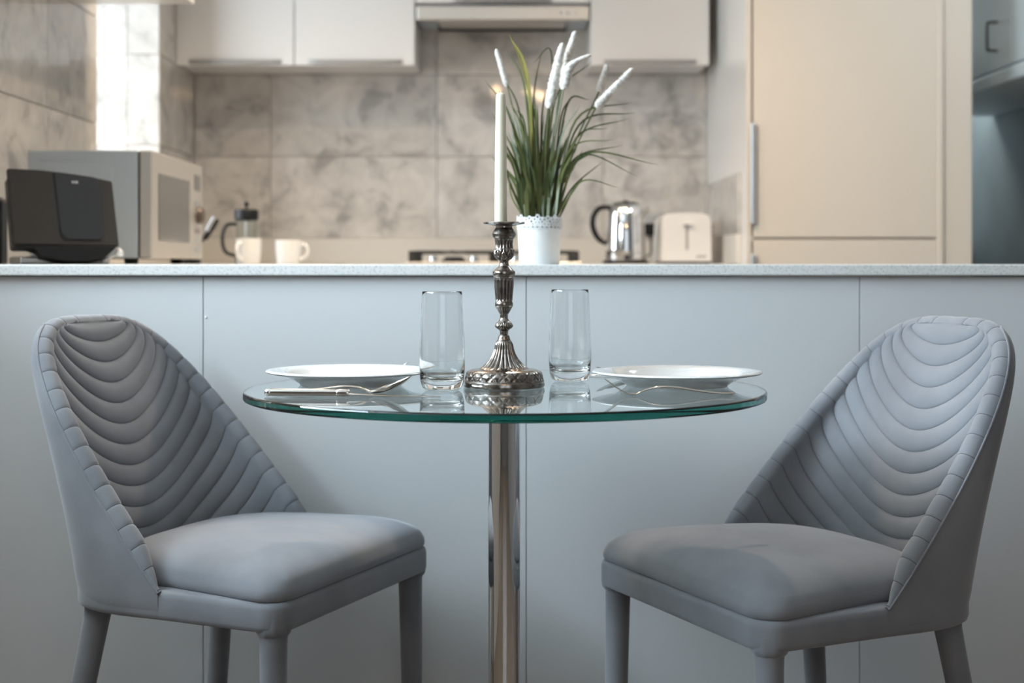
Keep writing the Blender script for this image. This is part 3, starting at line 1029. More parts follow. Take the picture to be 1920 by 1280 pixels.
def silver_part(name, sl):
    P_, g_ = rows[sl], gro[sl]
    me = bpy.data.meshes.new(name)
    R_, K_ = P_.shape[:2]
    f = [(i * K_ + j, i * K_ + (j + 1) % K_, (i + 1) * K_ + (j + 1) % K_, (i + 1) * K_ + j) for i in range(R_ - 1) for j in range(K_)]
    f.append(tuple(range(K_ - 1, -1, -1))); f.append(tuple((R_ - 1) * K_ + j for j in range(K_)))
    me.from_pydata(P_.reshape(-1, 3).tolist(), [], f)
    a_ = me.attributes.new('groove', 'FLOAT', 'POINT')
    a_.data.foreach_set('value', g_.reshape(-1).astype(np.float32))
    return link(name, me, M_silver, ct, 35)


i_foot = int(np.argmax(ys < 1004))
i_bell = int(np.argmax(ys < 828))
i_knop = int(np.argmax(ys < 346))
silver_part('foot', slice(0, i_foot + 1))
silver_part('bell', slice(i_foot, i_bell + 1))
silver_part('stem', slice(i_bell, i_knop + 1))
silver_part('socket', slice(i_knop, i_pan + 1))
silver_part('drip_pan', slice(i_pan, len(fine)))

# candle
z0, z1 = EYE + (HY - 415.5) * 2.18 / F, EYE + (HY - 174) * 2.18 / F
cr = 2.18 / F
cd = thing('candle', 'tall unlit ivory taper candle standing in the silver candlestick', 'candle', (at(939, 0, 2.18).x, CY, z0))
H = z1 - z0
lathe('wax', [(11.6 * cr, 0.0), (11.6 * cr, 0.004), (11.0 * cr, H * 0.5), (9.4 * cr, H - 0.008), (8.6 * cr, H - 0.003), (6.5 * cr, H - 0.0008), (2.5 * cr, H), (0.0, H)], M_wax, cd, 40, 50)
tube('wick', [(0, 0, H - 0.001), (0.0002, 0, H + 0.0025)], 0.0007, M_wax, cd, 6)

# tumblers
def tumbler(label, px, D, first=None):
    if first is None:
        t = thing('drinking_glass', label, 'glass', (at(px, 0, D).x, D, TZ + 0.0003))
        outp = [(0.0, 0.0004), (0.020, 0.0), (0.0245, 0.0008), (0.0285, 0.005), (0.0310, 0.014), (0.0324, 0.030), (0.0326, 0.045), (0.0318, 0.075), (0.0303, 0.105), (0.0287, 0.135), (0.02845, 0.1392), (0.0281, 0.1400)]
        inn = [(0.0276, 0.1392), (0.0276, 0.135), (0.0291, 0.105), (0.0305, 0.075), (0.0312, 0.045), (0.0306, 0.030), (0.0285, 0.021), (0.0240, 0.0165), (0.0150, 0.0145), (0.0, 0.014)]
        lathe('tumbler_body', outp + inn, M_tumbler, t, 72, 60)
        return t
    t = copy_tree(first)
    t.location = (at(px, 0, D).x, D, TZ + 0.0003)
    t['label'] = label
    return t


g1 = tumbler('clear tall tumbler left of the silver candlestick, nearer the camera', 829, 2.125)
g1['group'] = 'tumblers on the glass table'
g2 = tumbler('clear tall tumbler right of the silver candlestick, farther back', 1068.5, 2.28, g1)

# plates
def make_plate(label, x, y):
    t = thing('soup_plate', label, 'plate', (x, y, TZ + 0.0002), 0, 'soup plates on the glass table')
    R = 0.125
    prof = [(0.0, 0.0035), (0.066, 0.0035), (0.070, 0.0006), (0.0745, 0.0), (0.0765, 0.003), (0.086, 0.0088), (0.096, 0.0135), (R - 0.006, 0.0178), (R - 0.0012, 0.0190), (R, 0.0206), (R - 0.0012, 0.0222), (R - 0.008, 0.0226), (0.098, 0.0202), (0.092, 0.0165), (0.084, 0.0098), (0.074, 0.0070), (0.0, 0.0066)]
    lathe('plate_body', prof, M_porcelain, t, 128, 50)
    return t


p1 = make_plate('white porcelain soup plate on the table before the left chair', at(657, 0, 2.225).x, 2.225)
p2 = copy_tree(p1)
p2.location = (at(1269, 0, 2.2).x, 2.2, TZ + 0.0002)
p2['label'] = 'white porcelain soup plate on the table before the right chair'

# cutlery ----------------------------------------------------------
def flat_sweep(path, half, thick, seg=10):
    """a strip along path (x, z) in the local x-z plane with half width (y) and half thickness"""
    rows = []
    p = np.array(path, float)
    T = np.gradient(p, axis=0); T /= np.linalg.norm(T, axis=1)[:, None]
    for (x, z), (tx, tz), h, k in zip(p, T, half, thick):
        nx, nz = -tz, tx
        row = []
        for a in np.linspace(0, 2 * np.pi, seg, endpoint=False):
            c, s = math.cos(a), math.sin(a)
            yy = h * math.copysign(abs(c) ** 0.6, c)
            tt = k * math.copysign(abs(s) ** 0.8, s)
            row.append((x + nx * tt, yy, z + nz * tt))
        rows.append(row)
    return grid_mesh(np.array(rows), True, True, True)


def make_fork(name, label, L=0.187):
    t = thing(name, label, 'fork')
    xs = [0, 0.02, 0.05, 0.085, 0.11, 0.125, 0.135, 0.143]
    zs_ = [0.0035, 0.0032, 0.0062, 0.0115, 0.0118, 0.0088, 0.0050, 0.0024]
    p = bez(np.stack([xs, zs_], -1), 6)
    f = np.linspace(0, 1, len(p))
    half = np.interp(f, [0, 0.05, 0.3, 0.6, 0.8, 0.9, 1], [0.0078, 0.0095, 0.0060, 0.0036, 0.0034, 0.0070, 0.0115])
    th = np.interp(f, [0, 0.5, 1], [0.0017, 0.0016, 0.0010])
    link('handle', flat_sweep(p, half, th), M_cutlery, t, 50)
    x2 = [0.141, 0.150, 0.160, 0.170, 0.180, 0.187]
    z2 = [0.0026, 0.0024, 0.0056, 0.0112, 0.0185, 0.0240]
    pt = bez(np.stack([x2, z2], -1), 5)
    for i in range(4):
        y = (i - 1.5) * 0.0060
        g = np.linspace(0, 1, len(pt))
        me = flat_sweep(pt, np.interp(g, [0, .9, 1], [0.0019, 0.0014, 0.0007]), np.interp(g, [0, 1], [0.0010, 0.0007]), 6)
        o = link('tine', me, M_cutlery, t, 50)
        o.location = (0, y, 0)
    return t


def make_spoon(name, label):
    t = thing(name, label, 'spoon')
    xs = [0, 0.03, 0.07, 0.105, 0.125, 0.136, 0.142]
    zs_ = [0.0035, 0.0045, 0.0080, 0.0118, 0.0110, 0.0075, 0.0050]
    p = bez(np.stack([xs, zs_], -1), 6)
    f = np.linspace(0, 1, len(p))
    half = np.interp(f, [0, 0.05, 0.3, 0.6, 0.85, 1], [0.0080, 0.0098, 0.0062, 0.0038, 0.0036, 0.0060])
    link('handle', flat_sweep(p, half, np.full(len(p), 0.0016)), M_cutlery, t, 50)
    # bowl
    n, m_ = 20, 24
    rows = []
    for shell_ in (0, 1):
        part = []
        for i in range(n + 1):
            s = i / n
            x = 0.139 + 0.060 * s
            w = 0.0195 * math.sin(math.pi * min(1, s * 0.86 + 0.10)) ** 0.62 if 0 < s < 1 else 0.003
            zc_ = 0.0055 + 0.021 * s ** 1.3
            dep = (0.0075 * math.sin(math.pi * s) ** 0.7) if 0 < s < 1 else 0.0
            part.append([(x, w * math.cos(a), zc_ - dep * math.sin(a) - (0.0011 if shell_ == 0 else 0)) for a in np.linspace(0, math.pi, m_)])
        rows.append(np.array(part))
    G = np.concatenate([rows[0], rows[1][:, ::-1]], 1)
    link('bowl', grid_mesh(G, True), M_cutlery, t, 50)
    return t


def make_knife(name, label):
    t = thing(name, label, 'knife')
    # hollow round handle with a cap and a collar
    o = lathe('handle', [(0.0048, 0.001), (0.0052, 0.010), (0.0050, 0.05), (0.0044, 0.088), (0.0042, 0.096)], M_cutlery, t, 24)
    o.rotation_euler = (0, math.pi / 2, 0); o.location = (0, 0, 0.0058)
    o = lathe('end_cap', [(0.0, -0.0048), (0.0030, -0.0042), (0.0050, -0.0018), (0.0055, 0.0015), (0.0050, 0.004)], M_chrome, t, 24)
    o.rotation_euler = (0, math.pi / 2, 0); o.location = (0, 0, 0.0058)
    o = lathe('collar', [(0.0042, 0.094), (0.0052, 0.096), (0.0048, 0.099), (0.0054, 0.103), (0.0046, 0.107), (0.0050, 0.109), (0.0036, 0.112)], M_cutlery, t, 24)
    o.rotation_euler = (0, math.pi / 2, 0); o.location = (0, 0, 0.0058)
    xs = np.linspace(0.108, 0.235, 26)
    f = np.linspace(0, 1, 26)
    half = np.interp(f, [0, 0.1, 0.25, 0.6, 0.85, 0.95, 1], [0.004, 0.0065, 0.0085, 0.0095, 0.0085, 0.0055, 0.0012])
    zz = np.interp(f, [0, 0.3, 1], [0.0045, 0.0030, 0.0012])
    link('blade', flat_sweep(np.stack([xs, zz], -1), half, np.interp(f, [0, 0.2, 1], [0.0016, 0.0010, 0.0006])), M_cutlery, t, 50)
    return t


def lay(o, px, D, rz, group='cutlery on the glass table'):
    p = at(px, 0, D)
    o.location = (p.x, D, TZ + 0.0006)
    o.rotation_euler = (0, 0, rz)
    o['group'] = group


k1 = make_knife('table_knife', 'round-handled steel table knife nearest the front edge, before the left plate')
lay(k1, 502, 2.015, -0.07)
s1 = make_spoon('soup_spoon', 'steel soup spoon between the near knife and the left plate')
lay(s1, 497, 2.035, 0.02)
f1 = make_fork('table_fork', 'steel fork before the right plate, tines towards the candlestick')
lay(f1, 1377, 2.035, math.pi + 0.0)
f2 = copy_tree(f1)
f2['label'] = 'steel fork behind the left plate, only its tines showing above the rim'
lay(f2, 556, 2.375, 0.03)
for f_ in (f1, f2):
    f_.scale = (0.945, 0.945, 0.945)
k2 = copy_tree(k1)
k2['label'] = 'steel table knife at the far edge behind the right plate'
lay(k2, 1362, 2.39, math.pi - 0.02)
s2 = copy_tree(s1)
s2['label'] = 'steel soup spoon lying just behind the right plate'
lay(s2, 1357, 2.335, math.pi + 0.02)
s2.scale = (1, 1, 0.70)

# ------------------------------------------------------------------ potted grass on the bar
PD = 2.86
px_ = PD / F
pt = thing('potted_plant', 'artificial grass with white plumes in a white lace-rimmed pot on the bar', 'plant', (at(1011.5, 0, PD).x, PD, TOP))

pt['kind'] = 'thing'


def loc_(px, py, dy=0.0):
    p = at(px, py, PD + dy)
    return np.array((p.x - pt.location.x, dy, p.z - TOP))


hp = (494 - 404) * px_
lathe('pot', [(0.0, 0.0), (36.5 * px_, 0.0), (37.5 * px_, 0.002), (41.2 * px_, hp - 0.0235), (41.6 * px_, hp - 0.0225), (40.3 * px_, hp - 0.0235), (36.5 * px_, 0.004), (0.0, 0.003)], M_pot, pt, 64, 50)
lathe('liner', [(38.6 * px_, hp - 0.034), (39.6 * px_, hp - 0.004), (38.6 * px_, hp - 0.004), (37.8 * px_, hp - 0.034)], M_liner, pt, 64, 50)
lathe('soil', [(0.0, hp - 0.026), (37.5 * px_, hp - 0.026), (37.5 * px_, hp - 0.022), (0.0, hp - 0.019)], M_soil, pt, 40)
# cut-out flowers of the lace rim
bm = bmesh.new()
rr = 41.9 * px_


def ring_on_wall(ang, zc_, r_out, r_in, lean=0.03, wob=0.0, n=14, sq=1.0, rot=0.0):
    o_, i_ = [], []
    for k in range(n):
        a = 2 * math.pi * k / n
        for lst, r_ in ((o_, r_out), (i_, r_in)):
            du, dv = r_ * math.cos(a) * sq, r_ * math.sin(a)
            du, dv = du * math.cos(rot) - dv * math.sin(rot), du * math.sin(rot) + dv * math.cos(rot)
            th_ = ang + du / rr
            R_ = rr + lean * (zc_ + dv - hp + 0.016)
            lst.append((R_ * math.cos(th_), R_ * math.sin(th_), zc_ + dv))
    for dr in (0.0, 0.0007):
        pass
    vo = [bm.verts.new(v) for v in o_]; vi = [bm.verts.new(v) for v in i_]
    k2_ = 1 + 0.0008 / rr
    wo = [bm.verts.new((v[0] * k2_, v[1] * k2_, v[2])) for v in o_]; wi = [bm.verts.new((v[0] * k2_, v[1] * k2_, v[2])) for v in i_]
    for k in range(n):
        j = (k + 1) % n
        bm.faces.new((wo[k], wo[j], wi[j], wi[k])); bm.faces.new((vo[j], vo[k], vi[k], vi[j]))
        bm.faces.new((vo[k], vo[j], wo[j], wo[k])); bm.faces.new((vi[j], vi[k], wi[k], wi[j]))


NF = 15
for i in range(NF):
    a0 = 2 * math.pi * i / NF
    zf = hp - 0.0095 + (0.0012 if i % 2 else -0.0012)
    for k in range(5):
        b_ = 2 * math.pi * k / 5 + (0.3 if i % 2 else 0)
        ring_on_wall(a0 + 0.0062 * math.cos(b_) / rr, zf + 0.0062 * math.sin(b_), 0.0042, 0.0020, rot=b_, sq=1.2, n=10)
    ring_on_wall(a0, zf, 0.0024, 0.0008, n=8)
    for du, dz_ in ((0, -0.0215), (0.0048, -0.0165), (-0.0048, -0.0165)):
        ring_on_wall(a0 + math.pi / NF + du / rr, hp + dz_, 0.0040, 0.0021, n=10)
    ring_on_wall(a0 + math.pi / NF, hp - 0.005, 0.0030, 0.0014, n=8)
    ring_on_wall(a0, hp - 0.0225, 0.0044, 0.0026, n=10)
lace = finish('lace_rim', bm, M_pot, pt, 0)

random.seed(11)


def blade(root, ctrl, tip, w, m):
    p = bez([root, ctrl, tip], 8)
    n = len(p)
    f = np.linspace(0, 1, n)
    wd = w * np.interp(f, [0, 0.15, 0.5, 0.85, 1], [0.7, 1.0, 0.9, 0.5, 0.06])
    T = np.gradient(p, axis=0); T /= np.linalg.norm(T, axis=1)[:, None]
    ang = random.uniform(-0.6, 0.6)
    side = np.cross(T, (math.sin(ang), math.cos(ang), 0.15))
    side /= np.linalg.norm(side, axis=1)[:, None] + 1e-9
    nn = np.cross(side, T)
    rows = np.stack([p - side * wd[:, None], p + nn * wd[:, None] * 0.35, p + side * wd[:, None], p - nn * 0.0002], 1)
    me = grid_mesh(rows, True, True, True)
    return link('grass_blade', me, m, pt, 60)


# the blades that can be told apart: (root px, control px/py, tip px/py, depth lean, width px)
hand = [
    (995, 962, 230, 907, 147, 0.03, 2.6), (1002, 985, 170, 950, 94, 0.02, 2.6), (1004, 990, 150, 954, 64, 0.0, 3.2), (1000, 992, 180, 957, 63, 0.02, 2.6),
    (990, 965, 290, 922, 211, -0.02, 2.2), (985, 970, 330, 950, 278, -0.03, 2.2), (992, 968, 260, 932, 160, 0.0, 2.4), (998, 975, 215, 940, 140, 0.05, 2.2),
    (1040, 1085, 235, 1192, 211, 0.0, 2.4), (1038, 1080, 225, 1184, 192, 0.04, 2.4), (1040, 1095, 290, 1235, 309, -0.05, 2.2), (1038, 1090, 292, 1196, 331, -0.03, 1.8),
    (1042, 1090, 340, 1161, 352, -0.06, 1.8), (1036, 1080, 260, 1180, 222, 0.03, 2.0), (1040, 1075, 300, 1168, 272, 0.05, 2.0), (1034, 1062, 200, 1106, 186, 0.02, 2.2),
    (1030, 1050, 230, 1072, 180, 0.0, 2.4), (1022, 1040, 190, 1110, 115, 0.02, 2.2), (1010, 1035, 110, 1000, 117, 0.03, 1.8), (985, 955, 340, 952, 318, -0.04, 2.6),
    (990, 960, 370, 953, 322, -0.05, 2.4), (1008, 1000, 200, 1016, 92, 0.05, 2.0), (1036, 1064, 320, 1120, 280, -0.02, 2.0), (1042, 1066, 370, 1096, 330, -0.05, 2.2),
    (1040, 1075, 350, 1130, 303, 0.04, 2.0), (1020, 1030, 260, 1046, 150, 0.0, 2.4), (1028, 1052, 260, 1088, 198, -0.03, 2.2), (1000, 980, 250, 957, 190, -0.04, 2.4),
    (1004, 985, 240, 968, 205, -0.03, 2.4), (996, 972, 300, 958, 240, 0.04, 2.4), (1012, 1005, 250, 1003, 180, -0.02, 2.4), (1016, 1015, 240, 1022, 170, 0.03, 2.6),
    (1044, 1080, 260, 1140, 240, -0.04, 1.8), (1034, 1070, 280, 1150, 262, -0.05, 1.8),
]
for (rx, cx_, cy_, tx, ty, dy, w) in hand:
    m = M_leaf_pale if (tx, ty) in ((954, 64), (957, 63)) else M_leaf
    blade(loc_(rx + random.uniform(-4, 4), 412, random.uniform(-0.02, 0.02)), loc_(cx_, cy_, dy * 0.6), loc_(tx, ty, dy), w * px_, m)
for i in range(95):
    u_ = random.uniform(-1, 1)
    rx = 1012 + 31 * u_ + random.uniform(-5, 5)
    ln = random.uniform(110, 235) * (1 - 0.25 * abs(u_))
    tx = rx + 42 * u_ * random.uniform(0.5, 1.5) + random.uniform(-14, 14)
    ty = 410 - ln
    dd = random.uniform(-0.06, 0.06)
    cxx = rx + (tx - rx) * 0.28
    blade(loc_(rx, 412, random.uniform(-0.028, 0.028)), loc_(cxx, 410 - ln * 0.58, dd * 0.4), loc_(tx, ty, dd), random.uniform(2.1, 3.4) * px_, M_leaf)


def plume(b, c, t_, w, root, dy):
    p = bez([loc_(*b, dy), loc_(*c, dy), loc_(*t_, dy)], 14)
    n = len(p)
    f = np.linspace(0, 1, n)
    rad = 1.12 * w * px_ * np.interp(f, [0, 0.06, 0.3, 0.85, 0.96, 1], [0.45, 0.95, 1.0, 0.72, 0.55, 0.15])
    # bristly: alternate ridged rings
    T = np.gradient(p, axis=0); T /= np.linalg.norm(T, axis=1)[:, None]
    rows = []
    A_ = np.linspace(0, 2 * np.pi, 14, endpoint=False)
    dense = np.linspace(0, 1, n * 3)
    pp = np.stack([np.interp(dense, f, p[:, k]) for k in range(3)], 1)
    rr_ = np.interp(dense, f, rad)
    Nn = np.cross(T[0], (0, 1, 0)); Nn /= np.linalg.norm(Nn); Bb = np.cross(T[0], Nn)
    for i, (q, r_) in enumerate(zip(pp, rr_)):
        wob = [1 + 0.26 * random.uniform(-1, 1) + (0.14 if (i + j) % 2 else -0.12) for j in range(14)]
        rows.append([q + r_ * wob[j] * (Nn * math.cos(a) + Bb * math.sin(a)) for j, a in enumerate(A_)])
    o = link('flower_plume', grid_mesh(np.array(rows), True, True, True), M_spike, pt, 80)
    q = bez([loc_(root, 412, 0), loc_((root * 0.55 + b[0] * 0.45), 412 * 0.45 + b[1] * 0.55, dy * 0.6), loc_(*b, dy)], 8)
    o2 = tube('stem', q, 1.6 * px_, M_leaf, o, 6)


plume((951, 162), (941, 128), (930, 92), 5.2, 1000, 0.05)
plume((1029, 203), (1041, 140), (1055, 80), 8.0, 1018, -0.02)
plume((1061, 120), (1069, 90), (1079, 58), 6.0, 1020, 0.0)
plume((1056, 168), (1069, 125), (1107, 102), 8.0, 1024, -0.03)
plume((1052, 150), (1062, 122), (1067, 98), 6.0, 1022, 0.03)
plume((1123, 172), (1131, 148), (1138, 121), 6.4, 1032, 0.02)
plume((1117, 201), (1149, 168), (1187, 128), 6.6, 1034, -0.02)

# ------------------------------------------------------------------ left counter: speaker dock, black radio, microwave
# speaker dock
psi = math.radians(32)
sp_loc = Vector((at(29, 0, 3.06).x, 3.06, TOP))
t = thing('speaker_dock', 'black cloth-fronted speaker dock with a wide tilted face before the microwave', 'speaker', sp_loc, psi)
lean = 0.30


def spk(u, v, d=0.0):
    """u along the face, v up, d out of the face (towards the viewer)"""
    return (u + 0, 0.02 + math.sin(lean) * v - math.cos(lean) * d, 0.043 + math.cos(lean) * v + math.sin(lean) * d)


def face_prism(name, outline, d0, d1, m, bevel=0.003):
    bm = bmesh.new()
    a = [bm.verts.new(spk(u, v, d0)) for u, v in outline]
    b_ = [bm.verts.new(spk(u, v, d1)) for u, v in outline]
    n = len(a)
    bm.faces.new(a); bm.faces.new(b_[::-1])
    for i in range(n):
        bm.faces.new((a[i], a[(i + 1) % n], b_[(i + 1) % n], b_[i]))
    if bevel:
        bmesh.ops.bevel(bm, geom=list(bm.edges), offset=bevel, segments=2, profile=0.5, affect='EDGES')
    return finish(name, bm, m, t)


WF = 0.222
outl = [(0, 0), (WF, -0.004), (WF - 0.002, 0.144), (WF * 0.80, 0.151), (WF * 0.55, 0.158), (WF * 0.30, 0.163), (0, 0.166)]
face_prism('grille', outl, 0.0, -0.014, M_cloth, 0.004)
face_prism('body', [(0.006, 0.0), (WF - 0.006, 0.0), (WF - 0.01, 0.138), (WF * 0.5, 0.152), (0.006, 0.158)], -0.0142, -0.060, M_blackgloss, 0.006)
x0_, x1_ = WF * 0.455, WF * 0.86
iw = [(x0_ + 0.012, 0.010), (x1_ - 0.010, 0.010), (x1_ - 0.002, 0.018), (x1_, 0.146), (WF * 0.70, 0.1515), (WF * 0.46, 0.157), (x0_ - 0.004, 0.158), (x0_, 0.022)]
face_prism('dock_panel', iw, 0.0022, 0.0002, M_blackgloss, 0.0008)
for a, b_ in zip(iw[:1] + iw[6:], (iw[6:] + iw[:1])[1:] + iw[:1]):
    pass
grv = [spk(x0_ - 0.006, 0.158, 0.001), spk(x0_ - 0.003, 0.09, 0.001), spk(x0_ - 0.001, 0.024, 0.001), spk(x0_ + 0.004, 0.012, 0.001), spk(x0_ + 0.014, 0.008, 0.001), spk(x1_ - 0.008, 0.008, 0.001)]
tube('panel_groove', bez(grv, 8), 0.0012, M_black, t, 6)
# base chin, lower and rounded
bm = bmesh.new()
ch = [(0.004, -0.002), (WF - 0.004, -0.004), (WF * 0.86, -0.028), (WF * 0.70, -0.036), (WF * 0.48, -0.037), (WF * 0.25, -0.026), (0.05, -0.010)]
face_prism('chin', ch, -0.001, -0.030, M_black, 0.003)
o = box('foot_plate', 0.02, WF - 0.012, 0.045, 0.14, 0.0, 0.016, M_alu, t, 0.004)
# badge lettering
fc = bpy.data.curves.new('badge', 'FONT'); fc.body = 'BOSE'; fc.size = 0.0072; fc.extrude = 0.0004; fc.align_x = 'CENTER'; fc.offset = 0.0002
fo = bpy.data.objects.new('badge_lettering', fc); C.objects.link(fo)
dg = bpy.context.evaluated_depsgraph_get()
bme = bpy.data.meshes.new_from_object(fo.evaluated_get(dg)); bpy.data.objects.remove(fo)
o = link('badge_lettering', bme, M_logo, t, 0)
o.scale = (0.80, 1, 1)
ce = spk(WF * 0.62, 0.1345, 0.003)
o.location = ce
o.rotation_euler = (math.pi / 2 - lean, 0, 0)
# a cream plug of its cable at the right foot
o = lathe('cable_plug', [(0.0, 0.0), (0.007, 0.001), (0.009, 0.006), (0.008, 0.013), (0.004, 0.018), (0.0, 0.019)], M_mug, t, 24)
o.location = (WF + 0.004, 0.035, 0.016)
tube('power_cord', bez([(WF + 0.002, 0.037, 0.022), (WF - 0.03, 0.03, 0.008), (WF - 0.02, 0.08, 0.004), (WF + 0.01, 0.13, 0.004)], 8), 0.0025, M_logo, t, 6)

# small black radio at the left edge
rd = thing('radio', 'small black radio at the left edge beside the speaker dock', 'radio', (at(-16, 0, 3.30).x + 0.0, 3.30, TOP), 0.2)
box('housing', -0.035, 0.028, -0.04, 0.05, 0.0, 0.140, M_black, rd, 0.006)
box('front_panel', -0.030, 0.023, -0.0425, -0.040, 0.06, 0.118, M_blackgloss, rd, 0.001)
box('top_trim', -0.036, 0.029, -0.041, 0.051, 0.1405, 0.147, M_logo_dark, rd, 0.002)
lathe('knob', [(0.012, 0), (0.012, 0.008), (0.010, 0.010)], M_black, rd, 24, loc=(0.006, -0.040, 0.035)).rotation_euler = (math.pi / 2, 0, 0)

# microwave: its side faces the camera, its door faces right
my0, my1 = 3.60, 4.185
mx1 = at(285, 0, my0).x
mx0 = at(38, 0, my0).x
mz0, mz1 = TOP + 0.014, at(0, 281.5, my0).z
t = thing('microwave', 'silver microwave oven with its door turned to the right, on the left worktop', 'microwave', (mx0, my0, TOP))
w_, d_, h_ = mx1 - mx0, my1 - my0, mz1 - TOP
box('body', 0.0, w_ - 0.034, 0.0, d_, 0.014, h_, M_steel_grey, t, 0.004)
box('side_panel', 0.04, w_ - 0.095, -0.003, 0.001, 0.045, h_ - 0.028, M_steel_grey, t, 0.002)
box('gap_strip', w_ - 0.035, w_ - 0.030, 0.004, d_ - 0.004, 0.018, h_ - 0.004, M_black, t, 0)
dy1 = 0.73 * d_
o = box('door', w_ - 0.030, w_, 0.0, dy1, 0.014, h_, M_steel_face, t, 0.004)
box('door_window', w_ - 0.001, w_ + 0.0015, 0.065, dy1 - 0.012, 0.058, h_ - 0.052, M_darkglass, o, 0.001)
cp = box('control_panel', w_ - 0.030, w_, dy1 + 0.002, d_, 0.014, h_, M_steel_face, t, 0.004)
yc_ = (dy1 + d_) / 2 + 0.01
box('display', w_ - 0.001, w_ + 0.0015, yc_ - 0.035, yc_ + 0.035, h_ - 0.072, h_ - 0.030, M_darkglass, cp, 0.001)
for i, zz in enumerate((h_ - 0.105, h_ - 0.132, 0.092, 0.066, 0.042)):
    box('button', w_ - 0.001, w_ + 0.002, yc_ - 0.030, yc_ + 0.030, zz - 0.007, zz + 0.005, M_alu if i != 2 else M_logo_dark, cp, 0.001)
o = lathe('knob', [(0.022, 0.0), (0.022, 0.014), (0.019, 0.018), (0.0, 0.018)], M_rubber, cp, 32)
o.rotation_euler = (0, math.pi / 2, 0); o.location = (w_, yc_, 0.134)
for fx, fy in ((0.03, 0.04), (w_ - 0.06, 0.04), (0.03, d_ - 0.05), (w_ - 0.06, d_ - 0.05)):
    lathe('foot', [(0.016, 0.0), (0.018, 0.014)], M_black, t, 20, loc=(fx, fy, 0))

# jar of utensils behind the microwave's far corner
jd = 4.36
t = thing('utensil_pot', 'black-and-silver kitchen tool leaning out of a pot behind the microwave', 'utensil', (at(356, 0, jd).x, jd, TOP))
lathe('jar', [(0.0, 0.0), (0.03, 0.0), (0.032, 0.003), (0.032, 0.085), (0.030, 0.085), (0.030, 0.006), (0.0, 0.005)], M_black, t, 32)
b0 = np.array((-0.024, 0.0, 0.01)); e0 = at(406, 410, jd) - t.location
e0 = np.array((e0.x, 0.0, e0.z)); m0 = at(384, 447, jd) - t.location; m0 = np.array((m0.x, 0.0, m0.z))
tube('tool_shaft', [b0, m0], 0.004, M_black, t, 10)
tube('tool_grip', bez([m0, m0 * 0.45 + e0 * 0.55 + np.array((0.002, 0, 0)), e0], 6), [0.0085] * 6 + [0.0095] * 6 + [0.0088], M_black, t, 12)
dv = (e0 - m0)
tube('grip_inlay', [m0 + dv * 0.30 + np.array((-0.004, -0.006, 0.004)), m0 + dv * 1.02 + np.array((-0.004, -0.006, 0.004))], 0.0070, M_alu, t, 10)


# mugs
def make_mug(label, px, D, rot, w_px, h_px):
    s = D / F
    t = thing('mug', label, 'mug', (at(px, 0, D).x, D, TOP), rot, 'white mugs on the left worktop')
    r = w_px * s / 2
    h = h_px * s
    lathe('cup', [(0.0, 0.001), (r * 0.80, 0.0), (r * 0.86, 0.003), (r * 0.97, h * 0.5), (r, h - 0.001), (r - 0.0015, h), (r - 0.0035, h - 0.001), (r * 0.90, h * 0.5), (r * 0.80, 0.008), (0.0, 0.006)], M_mug, t, 48, 50)
    p = bez([(r * 0.96, 0, h * 0.80), (r + 0.012, 0, h * 0.82), (r + 0.021, 0, h * 0.60), (r + 0.016, 0, h * 0.33), (r * 0.90, 0, h * 0.20)], 8)
    tube('handle', p, 0.0052, M_mug, t, 10, 1.0, (0, 1, 0))
    return t


make_mug('white mug with its handle turned to the camera, before the coffee press', 466, 4.30, math.pi * 1.36, 48, 48)
make_mug('white mug with its handle to the right, beside the coffee press', 541, 4.55, -0.15, 49, 45)

# french press
D = 4.78
s = D / F
t = thing('coffee_press', 'glass coffee press with black lid and handle behind the left mug', 'coffee press', (at(462, 0, D).x, D, TOP))
z_ = lambda y: (HY - y) * s
lathe('carafe', [(0.0, 0.004), (18 * s, 0.004), (19 * s, 0.008), (19 * s, z_(413)), (18.3 * s, z_(413)), (18.3 * s, 0.010), (0.0, 0.008)], M_carafe, t, 40, 50)
lathe('frame_base', [(20 * s, 0.0), (20.5 * s, 0.004), (20.5 * s, 0.030), (19.3 * s, 0.031), (19.3 * s, 0.003)], M_black, t, 40, 50)
l_ = lathe('lid', [(20 * s, z_(413)), (22.5 * s, z_(411)), (23 * s, z_(396)), (21 * s, z_(392)), (5 * s, z_(390.5)), (0, z_(390.5))], M_black, t, 40, 40)
lathe('plunger_knob', [(2.2 * s, z_(391)), (2.4 * s, z_(387)), (4.6 * s, z_(384)), (4.6 * s, z_(380)), (2.5 * s, z_(376.5)), (0, z_(376))], M_black, t, 24, 50)
tube('plunger_rod', [(0, 0, 0.03), (0, 0, z_(392))], 2.2 * s, M_steel, t, 10)
lathe('filter_disc', [(0.0, 0.028), (17.8 * s, 0.028), (17.8 * s, 0.034), (0, 0.035)], M_steel, t, 32)
p = bez([(-19 * s, 0, z_(419)), (-36 * s, 0, z_(421)), (-44 * s, 0, z_(436)), (-44.5 * s, 0, z_(456)), (-38 * s, 0, z_(472)), (-19 * s, 0, z_(479))], 8)
tube('handle', p, 3.4 * s, M_black, t, 10, 1.0, (0, 1, 0))

